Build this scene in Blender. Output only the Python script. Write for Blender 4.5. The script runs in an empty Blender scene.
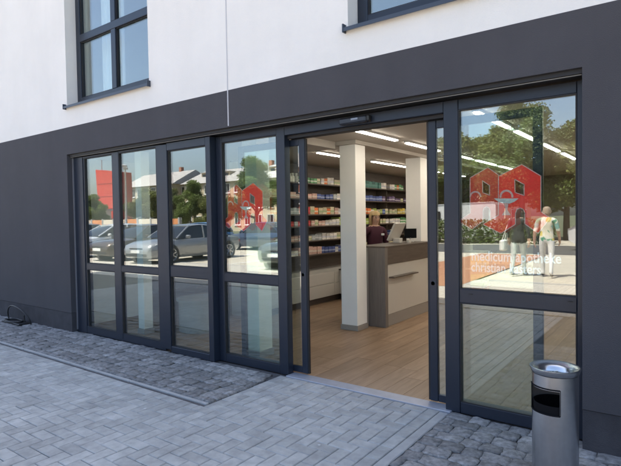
import bpy, bmesh, math, random
from mathutils import Vector, Matrix
random.seed(7)
S = bpy.context.scene
COL = S.collection
R = math.radians

# ------------------------------------------------------------------ camera, sky, sun, exposure
F_PX, CW, CH = 508.065, 621.0, 466.0
CAM = Vector((0.0, -3.709, 1.55))
RIGHT = Vector((0.8028251, 0.5960004, -0.0159805))
DOWN = Vector((0.0040256, -0.0322213, -0.9994727))
FWD = Vector((-0.5962010, 0.8023374, -0.0282673))
cd = bpy.data.cameras.new('camera'); cam = bpy.data.objects.new('camera', cd); COL.objects.link(cam)
cd.sensor_width = 36; cd.lens = F_PX / CW * 36; cd.clip_start = 0.05; cd.clip_end = 3000
m = Matrix.Identity(4)
for i in range(3):
    m[i][0] = RIGHT[i]; m[i][1] = -DOWN[i]; m[i][2] = -FWD[i]; m[i][3] = CAM[i]
cam.matrix_world = m
S.camera = cam
SUN_EL = 62.0; SUN_AZ = math.atan2(-0.42, 0.9)
w = bpy.data.worlds.new('World'); S.world = w; w.use_nodes = True
nt = w.node_tree; bg = nt.nodes['Background']
sky = nt.nodes.new('ShaderNodeTexSky'); sky.sky_type = 'NISHITA'; sky.sun_disc = False
sky.sun_elevation = R(SUN_EL); sky.sun_rotation = SUN_AZ; sky.dust_density = 3.0; sky.air_density = 1.0; sky.ozone_density = 1.0
nt.links.new(sky.outputs[0], bg.inputs[0]); bg.inputs[1].default_value = 0.135
sd = bpy.data.lights.new('sun', 'SUN'); sd.energy = 5.0; sd.angle = R(0.53); sd.color = (1.0, 0.94, 0.85)
sun = bpy.data.objects.new('sun', sd); COL.objects.link(sun)
ce = math.cos(R(SUN_EL)); 
to_sun = Vector((math.sin(SUN_AZ) * ce, math.cos(SUN_AZ) * ce, math.sin(R(SUN_EL))))
sun.rotation_euler = (-to_sun).to_track_quat('-Z', 'Y').to_euler(); sun.location = to_sun * 60
S.view_settings.view_transform = 'Standard'; S.view_settings.look = 'None'; S.view_settings.gamma = 1
S.view_settings.exposure = 1.92
S.render.engine = 'CYCLES'
S.cycles.max_bounces = 10; S.cycles.transparent_max_bounces = 24; S.cycles.glossy_bounces = 5

# ------------------------------------------------------------------ pixel -> direction helpers
def ray(px, py):
    return RIGHT * ((px - CW / 2) / F_PX) + DOWN * ((py - CH / 2) / F_PX) + FWD
def on_y(px, py, y):
    d = ray(px, py); return CAM + d * ((y - CAM.y) / d.y)
def on_x(px, py, x):
    d = ray(px, py); return CAM + d * ((x - CAM.x) / d.x)
def on_z(px, py, z=0.0):
    d = ray(px, py); return CAM + d * ((z - CAM.z) / d.z)
def seen_in_glass(px, py, Y):      # a point of the place opposite, in the plane y = Y, met by the ray the glass turns back
    v = on_y(px, py, 0.36 - Y); return Vector((v.x, Y, v.z))
def project(p):
    v = p - CAM; z = v.dot(FWD)
    if z <= 0.1: return None
    return (CW / 2 + F_PX * v.dot(RIGHT) / z, CH / 2 + F_PX * v.dot(DOWN) / z, z)

# ------------------------------------------------------------------ materials
MATS = {}
def mat(name, col, rough=0.6, metal=0.0, var=0.0, vscale=3.0, bump=0.0, bscale=60.0, spec=0.5, rnd=0.0, col2=None, coat=0.0, detail=6):
    if name in MATS: return MATS[name]
    M = bpy.data.materials.new(name); M.use_nodes = True; n = M.node_tree.nodes; l = M.node_tree.links
    b = n['Principled BSDF']; b.inputs['Roughness'].default_value = rough; b.inputs['Metallic'].default_value = metal
    b.inputs['Specular IOR Level'].default_value = spec; b.inputs['Coat Weight'].default_value = coat
    b.inputs['Base Color'].default_value = (*col, 1)
    geo = n.new('ShaderNodeNewGeometry')
    cur = None
    if var > 0 or col2:
        t = n.new('ShaderNodeTexNoise'); t.inputs['Scale'].default_value = vscale; t.inputs['Detail'].default_value = detail
        t.inputs['Roughness'].default_value = 0.6
        l.new(geo.outputs['Position'], t.inputs['Vector'])
        r = n.new('ShaderNodeValToRGB'); l.new(t.outputs['Fac'], r.inputs[0])
        c2 = col2 or tuple(max(0, c * (1 - var)) for c in col)
        c1 = col if col2 else tuple(min(1, c * (1 + var)) for c in col)
        r.color_ramp.elements[0].position = 0.32; r.color_ramp.elements[1].position = 0.68
        r.color_ramp.elements[0].color = (*c2, 1); r.color_ramp.elements[1].color = (*c1, 1)
        cur = r.outputs[0]
    if rnd > 0:
        oi = n.new('ShaderNodeObjectInfo'); ad = n.new('ShaderNodeMath'); ad.operation = 'ADD'
        l.new(oi.outputs['Random'], ad.inputs[0]); l.new(geo.outputs['Random Per Island'], ad.inputs[1])
        fr = n.new('ShaderNodeMath'); fr.operation = 'FRACT'; l.new(ad.outputs[0], fr.inputs[0])
        mr = n.new('ShaderNodeMapRange'); l.new(fr.outputs[0], mr.inputs[0])
        mr.inputs[3].default_value = 1 - rnd; mr.inputs[4].default_value = 1 + rnd
        mx = n.new('ShaderNodeMix'); mx.data_type = 'RGBA'; mx.blend_type = 'MULTIPLY'; mx.inputs[0].default_value = 1
        if cur: l.new(cur, mx.inputs[6])
        else: mx.inputs[6].default_value = (*col, 1)
        l.new(mr.outputs[0], mx.inputs[7]); cur = mx.outputs[2]
    if cur: l.new(cur, b.inputs['Base Color'])
    if bump > 0:
        t = n.new('ShaderNodeTexNoise'); t.inputs['Scale'].default_value = bscale; t.inputs['Detail'].default_value = 4
        l.new(geo.outputs['Position'], t.inputs['Vector'])
        bp = n.new('ShaderNodeBump'); bp.inputs['Strength'].default_value = bump; bp.inputs['Distance'].default_value = 0.01
        l.new(t.outputs['Fac'], bp.inputs['Height']); l.new(bp.outputs[0], b.inputs['Normal'])
    MATS[name] = M; return M
def glass(name, tint, r0):
    M = bpy.data.materials.new(name); M.use_nodes = True; n = M.node_tree.nodes; l = M.node_tree.links
    n.remove(n['Principled BSDF']); out = n['Material Output']
    tr = n.new('ShaderNodeBsdfTransparent'); tr.inputs[0].default_value = (*tint, 1)
    gl = n.new('ShaderNodeBsdfGlossy'); gl.inputs['Roughness'].default_value = 0.0; gl.inputs['Color'].default_value = (0.97, 0.98, 1, 1)
    lw = n.new('ShaderNodeLayerWeight'); lw.inputs[0].default_value = 0.5
    pw = n.new('ShaderNodeMath'); pw.operation = 'POWER'; pw.inputs[1].default_value = 5; l.new(lw.outputs['Facing'], pw.inputs[0])
    ma = n.new('ShaderNodeMath'); ma.operation = 'MULTIPLY_ADD'; ma.inputs[1].default_value = 1 - r0; ma.inputs[2].default_value = r0
    l.new(pw.outputs[0], ma.inputs[0])
    mx = n.new('ShaderNodeMixShader'); l.new(ma.outputs[0], mx.inputs[0]); l.new(tr.outputs[0], mx.inputs[1]); l.new(gl.outputs[0], mx.inputs[2])
    # very slight waviness of real panes
    t = n.new('ShaderNodeTexNoise'); t.inputs['Scale'].default_value = 1.3; t.inputs['Detail'].default_value = 1
    g = n.new('ShaderNodeNewGeometry'); l.new(g.outputs['Position'], t.inputs['Vector'])
    bp = n.new('ShaderNodeBump'); bp.inputs['Strength'].default_value = 0.03; bp.inputs['Distance'].default_value = 0.02
    l.new(t.outputs['Fac'], bp.inputs['Height']); l.new(bp.outputs[0], gl.inputs['Normal'])
    l.new(mx.outputs[0], out.inputs[0]); return M
def emit(name, col, st):
    M = bpy.data.materials.new(name); M.use_nodes = True; b = M.node_tree.nodes['Principled BSDF']
    b.inputs['Base Color'].default_value = (*col, 1); b.inputs['Emission Color'].default_value = (*col, 1); b.inputs['Emission Strength'].default_value = st
    return M

WHITE_R = mat('white_render', (0.74, 0.715, 0.675), 0.9, var=0.035, vscale=1.1, bump=0.5, bscale=190)
def add_wear(M, strength, scale_z, sxy=5):
    """faint vertical weather streaks multiplied over a material's colour"""
    n = M.node_tree.nodes; l = M.node_tree.links; b = n['Principled BSDF']
    src = b.inputs['Base Color'].links[0].from_socket
    g = n.new('ShaderNodeNewGeometry'); mp = n.new('ShaderNodeMapping'); mp.inputs['Scale'].default_value = (sxy, sxy, scale_z)
    l.new(g.outputs['Position'], mp.inputs['Vector'])
    t = n.new('ShaderNodeTexNoise'); t.inputs['Scale'].default_value = 1.0; t.inputs['Detail'].default_value = 5
    l.new(mp.outputs[0], t.inputs['Vector'])
    mr = n.new('ShaderNodeMapRange'); l.new(t.outputs['Fac'], mr.inputs[0]); mr.inputs[1].default_value = .35; mr.inputs[2].default_value = .7
    mr.inputs[3].default_value = 1 - strength; mr.inputs[4].default_value = 1
    mx = n.new('ShaderNodeMix'); mx.data_type = 'RGBA'; mx.blend_type = 'MULTIPLY'; mx.inputs[0].default_value = 1
    l.new(src, mx.inputs[6]); l.new(mr.outputs[0], mx.inputs[7]); l.new(mx.outputs[2], b.inputs['Base Color'])
add_wear(WHITE_R, 0.022, 0.5)
DARK_R = mat('dark_render', (0.062, 0.060, 0.066), 0.88, var=0.06, vscale=1.6, bump=0.5, bscale=170, spec=0.3)
add_wear(DARK_R, 0.06, 0.7)
PLINTH = mat('plinth_render', (0.058, 0.056, 0.062), 0.85, var=0.12, vscale=2.5, bump=0.4, bscale=150, spec=0.3)
add_wear(PLINTH, 0.30, 6, 6)
FRAME = mat('anthracite_aluminium', (0.013, 0.019, 0.032), 0.38, var=0.08, vscale=4, spec=.45)
SEAL = mat('black_rubber', (0.010, 0.010, 0.012), 0.6)
ALU = mat('bare_aluminium', (0.55, 0.54, 0.53), 0.35, 0.8)
SILL = mat('sill_aluminium', (0.036, 0.046, 0.066), 0.4, var=0.05)
GLASS = glass('coated_glass', (0.90, 0.96, 0.935), 0.14)
PAVER = mat('concrete_paver', (0.400, 0.397, 0.380), 0.85, var=0.17, vscale=11, bump=0.45, bscale=260, rnd=0.12, spec=0.3)
KERBM = mat('kerb_concrete', (0.34, 0.335, 0.325), 0.85, var=0.12, vscale=7, bump=0.3, bscale=220, spec=0.3)
SAND = mat('joint_sand', (0.085, 0.08, 0.08), 0.95, var=0.25, vscale=22)
GRIT = mat('dark_joint_grit', (0.07, 0.068, 0.068), 0.95, var=0.35, vscale=30, bump=0.6, bscale=300)
COBBLE = mat('granite_cobble', (0.208, 0.203, 0.198), 0.75, var=0.42, vscale=26, bump=0.5, bscale=110, rnd=0.26, spec=0.4)
add_wear(PAVER, 0.16, 1, 1.7)
ASPH = mat('asphalt', (0.075, 0.073, 0.070), 0.9, var=0.2, vscale=2, bump=0.4, bscale=200)
LOTPAVE = mat('pale_lot_paving', (0.45, 0.405, 0.325), 0.9, var=0.12, vscale=1.5, bump=0.3, bscale=90)
REDPAVE = mat('red_brick_paving', (0.36, 0.17, 0.09), 0.9, var=0.15, vscale=6, bump=0.3, bscale=90)
EARTH = mat('ground_earth', (0.085, 0.095, 0.045), 0.95, var=0.25, vscale=0.15)
WHITEP = mat('white_paint', (0.75, 0.74, 0.72), 0.6)
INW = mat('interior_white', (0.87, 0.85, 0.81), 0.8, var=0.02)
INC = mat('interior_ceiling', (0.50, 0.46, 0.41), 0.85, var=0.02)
INBACK = mat('interior_brown_wall', (0.16, 0.125, 0.10), 0.8, var=0.1, vscale=2)

def wood(name, c1, c2, axis, rough=0.45, rnd=0.0, sc=1.0):
    M = bpy.data.materials.new(name); M.use_nodes = True; n = M.node_tree.nodes; l = M.node_tree.links
    b = n['Principled BSDF']; b.inputs['Roughness'].default_value = rough
    g = n.new('ShaderNodeNewGeometry'); mp = n.new('ShaderNodeMapping')
    s = [14 * sc, 14 * sc, 14 * sc]; s['xyz'.index(axis)] = 1.1 * sc; mp.inputs['Scale'].default_value = s
    l.new(g.outputs['Position'], mp.inputs['Vector'])
    oi = n.new('ShaderNodeObjectInfo'); ml = n.new('ShaderNodeMath'); ml.operation = 'MULTIPLY'; ml.inputs[1].default_value = 40
    l.new(oi.outputs['Random'], ml.inputs[0])
    cb = n.new('ShaderNodeCombineXYZ'); [l.new(ml.outputs[0], cb.inputs[k]) for k in range(3)]
    l.new(cb.outputs[0], mp.inputs['Location'])
    t = n.new('ShaderNodeTexNoise'); t.inputs['Scale'].default_value = 1.6; t.inputs['Detail'].default_value = 7; t.inputs['Roughness'].default_value = 0.65
    t.inputs['Distortion'].default_value = 0.6
    l.new(mp.outputs[0], t.inputs['Vector'])
    r = n.new('ShaderNodeValToRGB'); l.new(t.outputs['Fac'], r.inputs[0])
    r.color_ramp.elements[0].position = 0.3; r.color_ramp.elements[1].position = 0.72
    r.color_ramp.elements[0].color = (*c1, 1); r.color_ramp.elements[1].color = (*c2, 1)
    cur = r.outputs[0]
    if rnd:
        mr = n.new('ShaderNodeMapRange'); l.new(oi.outputs['Random'], mr.inputs[0]); mr.inputs[3].default_value = 1 - rnd; mr.inputs[4].default_value = 1 + rnd
        mx = n.new('ShaderNodeMix'); mx.data_type = 'RGBA'; mx.blend_type = 'MULTIPLY'; mx.inputs[0].default_value = 1
        l.new(cur, mx.inputs[6]); l.new(mr.outputs[0], mx.inputs[7]); cur = mx.outputs[2]
    l.new(cur, b.inputs['Base Color']); MATS[name] = M; return M
OAK = wood('oak_floor', (0.24, 0.148, 0.085), (0.40, 0.265, 0.165), 'y', 0.42, 0.12)
DARKWOOD = wood('grey_brown_veneer', (0.13, 0.11, 0.097), (0.205, 0.18, 0.16), 'z', 0.5, 0.0, 1.5)
DARKWOODY = wood('grey_brown_veneer_long', (0.07, 0.052, 0.04), (0.12, 0.092, 0.073), 'y', 0.5, 0.0, 1.5)
LAC = mat('white_lacquer', (0.56, 0.525, 0.47), 0.35)
STEEL = mat('brushed_steel', (0.54, 0.55, 0.57), 0.24, 1.0, var=0.05, vscale=30, bump=0.05, bscale=400)
DSTEEL = mat('dark_steel', (0.14, 0.14, 0.145), 0.6, 0.0)
BLACKP = mat('black_plastic', (0.012, 0.012, 0.013), 0.45)
SCREEN = mat('dark_screen', (0.008, 0.009, 0.011), 0.12)

# ------------------------------------------------------------------ building blocks
OFF = {}     # world location of each parent
def prop(o, label=None, cat=None, group=None, kind=None):
    if label: o['label'] = label
    if cat: o['category'] = cat
    if group: o['group'] = group
    if kind: o['kind'] = kind
    return o
def thing(name, loc, label, cat, group=None, rotz=0.0, parent=None):
    o = bpy.data.objects.new(name, None); COL.objects.link(o); o.empty_display_size = 0.2
    loc = Vector(loc)
    if parent:
        o.parent = parent; o.location = loc - OFF[parent.name]
    else: o.location = loc
    o.rotation_euler = (0, 0, rotz); OFF[o.name] = loc if rotz == 0 else Vector((0, 0, 0))
    return prop(o, label, cat, group)
def mesh(name, vs, fs, mats, parent=None, smooth=False, midx=None, local=False, autos=None):
    """one mesh object; its origin goes to the middle of its base"""
    vs = [Vector(v) for v in vs]
    if local: base = Vector((0, 0, 0))
    else:
        mn = [min(v[i] for v in vs) for i in range(3)]; mx = [max(v[i] for v in vs) for i in range(3)]
        base = Vector(((mn[0] + mx[0]) / 2, (mn[1] + mx[1]) / 2, mn[2]))
    me = bpy.data.meshes.new(name); me.from_pydata([tuple(v - base) for v in vs], [], fs)
    if not isinstance(mats, (list, tuple)): mats = [mats]
    for q in mats: me.materials.append(q)
    if midx: me.polygons.foreach_set('material_index', midx)
    if smooth: me.polygons.foreach_set('use_smooth', [True] * len(me.polygons))
    me.validate(); me.update()
    if autos is not None:
        me.set_sharp_from_angle(angle=R(autos))
    o = bpy.data.objects.new(name, me); COL.objects.link(o)
    if parent:
        o.parent = parent; o.location = base - (Vector((0, 0, 0)) if local else OFF.get(parent.name, Vector((0, 0, 0))))
    else: o.location = base
    OFF[o.name] = base if not local else Vector((0, 0, 0))
    return o
class MB:
    def __init__(s): s.v = []; s.f = []; s.mi = []
    def box(s, x0, x1, y0, y1, z0, z1, mi=0, c=0.0):
        if x0 > x1: x0, x1 = x1, x0
        if y0 > y1: y0, y1 = y1, y0
        if z0 > z1: z0, z1 = z1, z0
        b = len(s.v)
        if c <= 0:
            s.v += [(x0,y0,z0),(x1,y0,z0),(x1,y1,z0),(x0,y1,z0),(x0,y0,z1),(x1,y0,z1),(x1,y1,z1),(x0,y1,z1)]
            F = [(0,3,2,1),(4,5,6,7),(0,1,5,4),(1,2,6,5),(2,3,7,6),(3,0,4,7)]
        else:
            X = (x0, x1); Y = (y0, y1); Z = (z0, z1); idx = {}
            for i in (0, 1):
                for j in (0, 1):
                    for k in (0, 1):
                        sx, sy, sz = (c if i == 0 else -c), (c if j == 0 else -c), (c if k == 0 else -c)
                        idx[(i,j,k,0)] = len(s.v) - b; s.v.append((X[i], Y[j] + sy, Z[k] + sz))
                        idx[(i,j,k,1)] = len(s.v) - b; s.v.append((X[i] + sx, Y[j], Z[k] + sz))
                        idx[(i,j,k,2)] = len(s.v) - b; s.v.append((X[i] + sx, Y[j] + sy, Z[k]))
            q = idx; F = []
            F += [(q[0,0,0,0],q[0,0,1,0],q[0,1,1,0],q[0,1,0,0]), (q[1,0,0,0],q[1,1,0,0],q[1,1,1,0],q[1,0,1,0])]
            F += [(q[0,0,0,1],q[1,0,0,1],q[1,0,1,1],q[0,0,1,1]), (q[0,1,0,1],q[0,1,1,1],q[1,1,1,1],q[1,1,0,1])]
            F += [(q[0,0,0,2],q[0,1,0,2],q[1,1,0,2],q[1,0,0,2]), (q[0,0,1,2],q[1,0,1,2],q[1,1,1,2],q[0,1,1,2])]
            for j in (0, 1):
                for k in (0, 1): F.append((q[0,j,k,1],q[0,j,k,2],q[1,j,k,2],q[1,j,k,1]))
            for i in (0, 1):
                for k in (0, 1): F.append((q[i,0,k,0],q[i,0,k,2],q[i,1,k,2],q[i,1,k,0]))
            for i in (0, 1):
                for j in (0, 1): F.append((q[i,j,0,0],q[i,j,0,1],q[i,j,1,1],q[i,j,1,0]))
            for i in (0, 1):
                for j in (0, 1):
                    for k in (0, 1): F.append((q[i,j,k,0],q[i,j,k,1],q[i,j,k,2]))
        s.f += [tuple(b + a for a in f) for f in F]; s.mi += [mi] * len(F); return s
    def quad(s, a, b_, c, d, mi=0):
        b = len(s.v); s.v += [a, b_, c, d]; s.f.append((b, b+1, b+2, b+3)); s.mi.append(mi); return s
    def tube(s, pts, rad, n=8, mi=0, closed=False, cap=True):
        pts = [Vector(p) for p in pts]; b = len(s.v); N = len(pts)
        if not isinstance(rad, (list, tuple)): rad = [rad] * N
        up = Vector((0.13, 0.21, 1)).normalized()
        for i, p in enumerate(pts):
            a = pts[(i - 1) % N] if (i or closed) else p; c = pts[(i + 1) % N] if (i < N - 1 or closed) else p
            d = (c - a).normalized(); u = d.cross(up)
            if u.length < 0.1: u = d.cross(Vector((1, 0, 0)))
            u.normalize(); v = d.cross(u)
            for k in range(n):
                t = 2 * math.pi * k / n; s.v.append(tuple(p + (u * math.cos(t) + v * math.sin(t)) * rad[i]))
        for i in range(N if closed else N - 1):
            for k in range(n):
                i2 = (i + 1) % N
                s.f.append((b + i*n + k, b + i*n + (k+1) % n, b + i2*n + (k+1) % n, b + i2*n + k)); s.mi.append(mi)
        if cap and not closed:
            s.f.append(tuple(b + k for k in range(n))); s.f.append(tuple(b + (N-1)*n + k for k in reversed(range(n)))); s.mi += [mi, mi]
        return s
    def lathe(s, prof, n=32, cx=0, cy=0, mi=0, skip=None):
        b = len(s.v)
        for r_, z in prof:
            for k in range(n):
                t = 2 * math.pi * k / n; s.v.append((cx + r_ * math.cos(t), cy + r_ * math.sin(t), z))
        for i in range(len(prof) - 1):
            for k in range(n):
                if skip and skip(i, k): continue
                s.f.append((b + i*n + k, b + i*n + (k+1) % n, b + (i+1)*n + (k+1) % n, b + (i+1)*n + k)); s.mi.append(mi)
        return s
    def build(s, name, mats, parent=None, **kw):
        return mesh(name, s.v, s.f, mats, parent, midx=s.mi if isinstance(mats, (list, tuple)) else None, **kw)
def box(name, x0, x1, y0, y1, z0, z1, M, parent=None, c=0.0, **kw):
    return MB().box(x0, x1, y0, y1, z0, z1, 0, c).build(name, M, parent, **kw)
def copy_tree(o, parent=None):
    c = o.copy(); COL.objects.link(c); c.parent = parent
    for ch in list(o.children): copy_tree(ch, c)
    return c

# ------------------------------------------------------------------ the ground and its paving
prop(mesh('ground', [(-900, -900, -0.09), (900, -900, -0.09), (900, 900, -0.09), (-900, 900, -0.09)], [(0, 1, 2, 3)], EARTH), kind='structure')
pave = prop(mesh('pavement', [(-16, -4.4, -0.014), (4, -4.4, -0.014), (4, 0.34, -0.014), (-16, 0.34, -0.014)], [(0, 1, 2, 3)], SAND), kind='structure')
def brick_sheet(name, c1, c2, cm, bw, bh, rot=0.0):
    M = bpy.data.materials.new(name); M.use_nodes = True; n = M.node_tree.nodes; l = M.node_tree.links; b = n['Principled BSDF']
    b.inputs['Roughness'].default_value = 0.9
    g = n.new('ShaderNodeNewGeometry'); mp = n.new('ShaderNodeMapping'); l.new(g.outputs['Position'], mp.inputs[0]); mp.inputs['Rotation'].default_value = (0, 0, rot)
    t = n.new('ShaderNodeTexBrick'); l.new(mp.outputs[0], t.inputs[0]); t.inputs['Scale'].default_value = 1
    t.inputs['Brick Width'].default_value = bw; t.inputs['Row Height'].default_value = bh; t.inputs['Mortar Size'].default_value = 0.004
    t.inputs['Color1'].default_value = (*c1, 1); t.inputs['Color2'].default_value = (*c2, 1); t.inputs['Mortar'].default_value = (*cm, 1)
    l.new(t.outputs[0], b.inputs['Base Color']); return M
FARPAVE = brick_sheet('far_paving', (0.43, 0.395, 0.335), (0.49, 0.455, 0.395), (0.11, 0.10, 0.09), 0.2, 0.1)
prop(mesh('pavement', [(-60, -8.2, -0.006), (30, -8.2, -0.006), (30, -4.4, -0.006), (-60, -4.4, -0.006)], [(0, 1, 2, 3)], FARPAVE), kind='structure')
prop(mesh('parking_lot', [(-70, -30, -0.03), (40, -30, -0.03), (40, -8.35, -0.03), (-70, -8.35, -0.03)], [(0, 1, 2, 3)], LOTPAVE), kind='structure')
prop(mesh('road', [(-90, -24, -0.024), (60, -24, -0.024), (60, -17.6, -0.024), (-90, -17.6, -0.024)], [(0, 1, 2, 3)], ASPH), kind='structure')
prop(mesh('red_path', [(-6.9, -17, -0.012), (-4.4, -17, -0.012), (-4.1, -6.6, -0.001), (-6.9, -6.6, -0.001)], [(0, 1, 2, 3)], REDPAVE), kind='structure')
kb = MB().box(-60, -6.95, -8.35, -8.2, -0.05, 0.0).box(-4.05, 30, -8.35, -8.2, -0.05, 0.0)
prop(kb.build('kerb', KERBM), kind='structure')
mk = MB()
for i in range(9):
    x = -21.0 + 2.62 * i
    if x < -7: mk.box(x, x + 0.1, -13.0, -8.5, -0.029, -0.022)
prop(mk.build('bay_marking', WHITEP), kind='structure')

# concrete block pavers, 20 x 10 cm, laid in herringbone between soldier courses
X_L, X_R, Y_C = -3.24, -1.585, -0.80
def paver_shape(lx, ly):
    b = MB(); g = 0.0022; x0, x1, y0, y1 = -lx/2 + g, lx/2 - g, -ly/2 + g, ly/2 - g; c = 0.005; z1, z0 = 0.0, -0.05
    b.v = [(x0,y0,z0),(x1,y0,z0),(x1,y1,z0),(x0,y1,z0),(x0,y0,z1-c),(x1,y0,z1-c),(x1,y1,z1-c),(x0,y1,z1-c),
           (x0+c,y0+c,z1),(x1-c,y0+c,z1),(x1-c,y1-c,z1),(x0+c,y1-c,z1)]
    b.f = [(0,1,5,4),(1,2,6,5),(2,3,7,6),(3,0,4,7),(4,5,9,8),(5,6,10,9),(6,7,11,10),(7,4,8,11),(8,9,10,11)]
    return b
pavers = []          # (cx, cy, lx, ly)
nsold = int((0.1 + 0.34 + 3.7) / 0.2)
for k in range(23):
    y = 0.115 - 0.1 - 0.2 * k
    if y > -4.3: pavers.append((X_R - 0.05, y, 0.1, 0.2))
for k in range(5):
    y = 0.015 - 0.2 * k
    pavers.append((X_L + 0.05, y, 0.1, 0.2))
gx0 = X_R - 0.1
def inside(i, j):
    x = gx0 - 0.1 * (i + 0.5); y = 0.115 - 0.1 * (j + 0.5)
    if y < -4.25 or x < -11 or i < 0 or j < 0: return False
    if y > Y_C - 0.07: return x > X_L + 0.1
    return True
for i in range(-1, 96):
    for j in range(-1, 45):
        mm = (i - j) % 4
        if mm == 0:
            a, b_ = inside(i, j), inside(i + 1, j)
            if a and b_: pavers.append((gx0 - 0.1 * (i + 1), 0.115 - 0.1 * (j + .5), 0.2, 0.1))
            elif a: pavers.append((gx0 - 0.1 * (i + .5), 0.115 - 0.1 * (j + .5), 0.1, 0.1))
            elif b_: pavers.append((gx0 - 0.1 * (i + 1.5), 0.115 - 0.1 * (j + .5), 0.1, 0.1))
        if mm == 3:
            a, b_ = inside(i, j), inside(i, j + 1)
            if a and b_: pavers.append((gx0 - 0.1 * (i + .5), 0.115 - 0.1 * (j + 1), 0.1, 0.2))
            elif a: pavers.append((gx0 - 0.1 * (i + .5), 0.115 - 0.1 * (j + .5), 0.1, 0.1))
            elif b_: pavers.append((gx0 - 0.1 * (i + .5), 0.115 - 0.1 * (j + 1.5), 0.1, 0.1))
def rank(q):
    p = project(Vector((q[0], q[1], 0)))
    if not p or not (-4 < p[0] < CW + 4 and 0 < p[1] < CH + 6): return -1
    return q[2] * q[3] * abs(CAM.z) / p[2] ** 3
pavers.sort(key=rank, reverse=True)
shapes = {}
rest = MB()
for n_, (cx, cy, lx, ly) in enumerate(pavers):
    dz = random.uniform(-0.0022, 0.0012); tx, ty = random.uniform(-.006, .006), random.uniform(-.006, .006)
    if n_ < 300 and rank((cx, cy, lx, ly)) > 0:
        key = (lx, ly)
        if key not in shapes:
            b = paver_shape(lx, ly); o = mesh('paver', b.v, b.f, PAVER, pave, local=True); shapes[key] = o.data
        else:
            o = bpy.data.objects.new('paver', shapes[key]); COL.objects.link(o); o.parent = pave
        o.location = Vector((cx, cy, dz)) - OFF[pave.name]; o.rotation_euler = (tx, ty, random.uniform(-.006, .006))
    else:
        b = paver_shape(lx, ly); k = len(rest.v)
        rest.v += [(v[0] + cx, v[1] + cy, v[2] + dz + ty * v[0] + tx * v[1]) for v in b.v]; rest.f += [tuple(k + a for a in f) for f in b.f]; rest.mi += [0] * len(b.f)
prop(rest.build('pavers', PAVER, pave), kind='stuff')
# edging strips beside the cobbles
for x0, x1, y0, y1 in ((-1.58, -1.505, -4.3, 0.10), (-11.0, -3.26, -0.838, -0.804)):
    L = max(x1 - x0, y1 - y0); n_ = max(1, int(L / 1.0)); 
    for k in range(n_):
        if x1 - x0 > y1 - y0: a = (x0 + L * k / n_ + .002, x0 + L * (k + 1) / n_ - .002, y0, y1)
        else: a = (x0, x1, y0 + L * k / n_ + .002, y0 + L * (k + 1) / n_ - .002)
        dz = random.uniform(-.002, .002)
        box('edging_stone', *a, -0.06, 0.0015 + dz, KERBM, pave, c=0.006)

for gx, gy, gr in ((-2.02, -.93, .011), (-3.6, -1.2, .014), (-4.4, -1.75, .012), (-2.35, -.42, .010), (-5.2, -1.35, .013)):
    b = MB(); k_ = 9; b.v = [(gx + gr * (1 + .25 * math.sin(3 * a + gx)) * math.cos(a * 2 * math.pi / k_), gy + gr * .9 * math.sin(a * 2 * math.pi / k_), .0016) for a in range(k_)] + [(gx, gy, .0028)]
    b.f = [(a, (a + 1) % k_, k_) for a in range(k_)]; b.mi = [0] * k_; b.build('gum_spot', mat('old_gum', (.50, .50, .50), .8), pave)
# granite cobbles
def cobble_shape(seed, lx, ly):
    rr = random.Random(seed); bm = bmesh.new(); bmesh.ops.create_cube(bm, size=1)
    bmesh.ops.subdivide_edges(bm, edges=bm.edges[:], cuts=2, use_grid_fill=True)
    for v in bm.verts:
        p = v.co
        r2 = math.sqrt((p.x * 2) ** 2 * (p.y * 2) ** 2)
        k = 1 - 0.045 * min(1, abs(p.x * p.y) * 4)
        top = p.z > 0.3
        z = 0.0 if top else (-0.05 if p.z < -0.3 else -0.02)
        if top:
            e = max(abs(p.x), abs(p.y))
            z = 0.006 - (0.007 if e > 0.4 else 0) + rr.uniform(-.0035, .003)
            k *= 0.99 if e > 0.4 else 1.45
        v.co = Vector((p.x * lx * k + rr.uniform(-.006, .006), p.y * ly * k + rr.uniform(-.006, .006), z))
    bmesh.ops.subdivide_edges(bm, edges=[e for e in bm.edges if all(v.co.z > -0.01 for v in e.verts)], cuts=1, smooth=0.6)
    me = bpy.data.meshes.new('cobble'); bm.to_mesh(me); bm.free(); me.materials.append(COBBLE)
    me.polygons.foreach_set('use_smooth', [True] * len(me.polygons)); return me
CSH = [cobble_shape(k, 0.158, 0.128) for k in range(10)]
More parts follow.
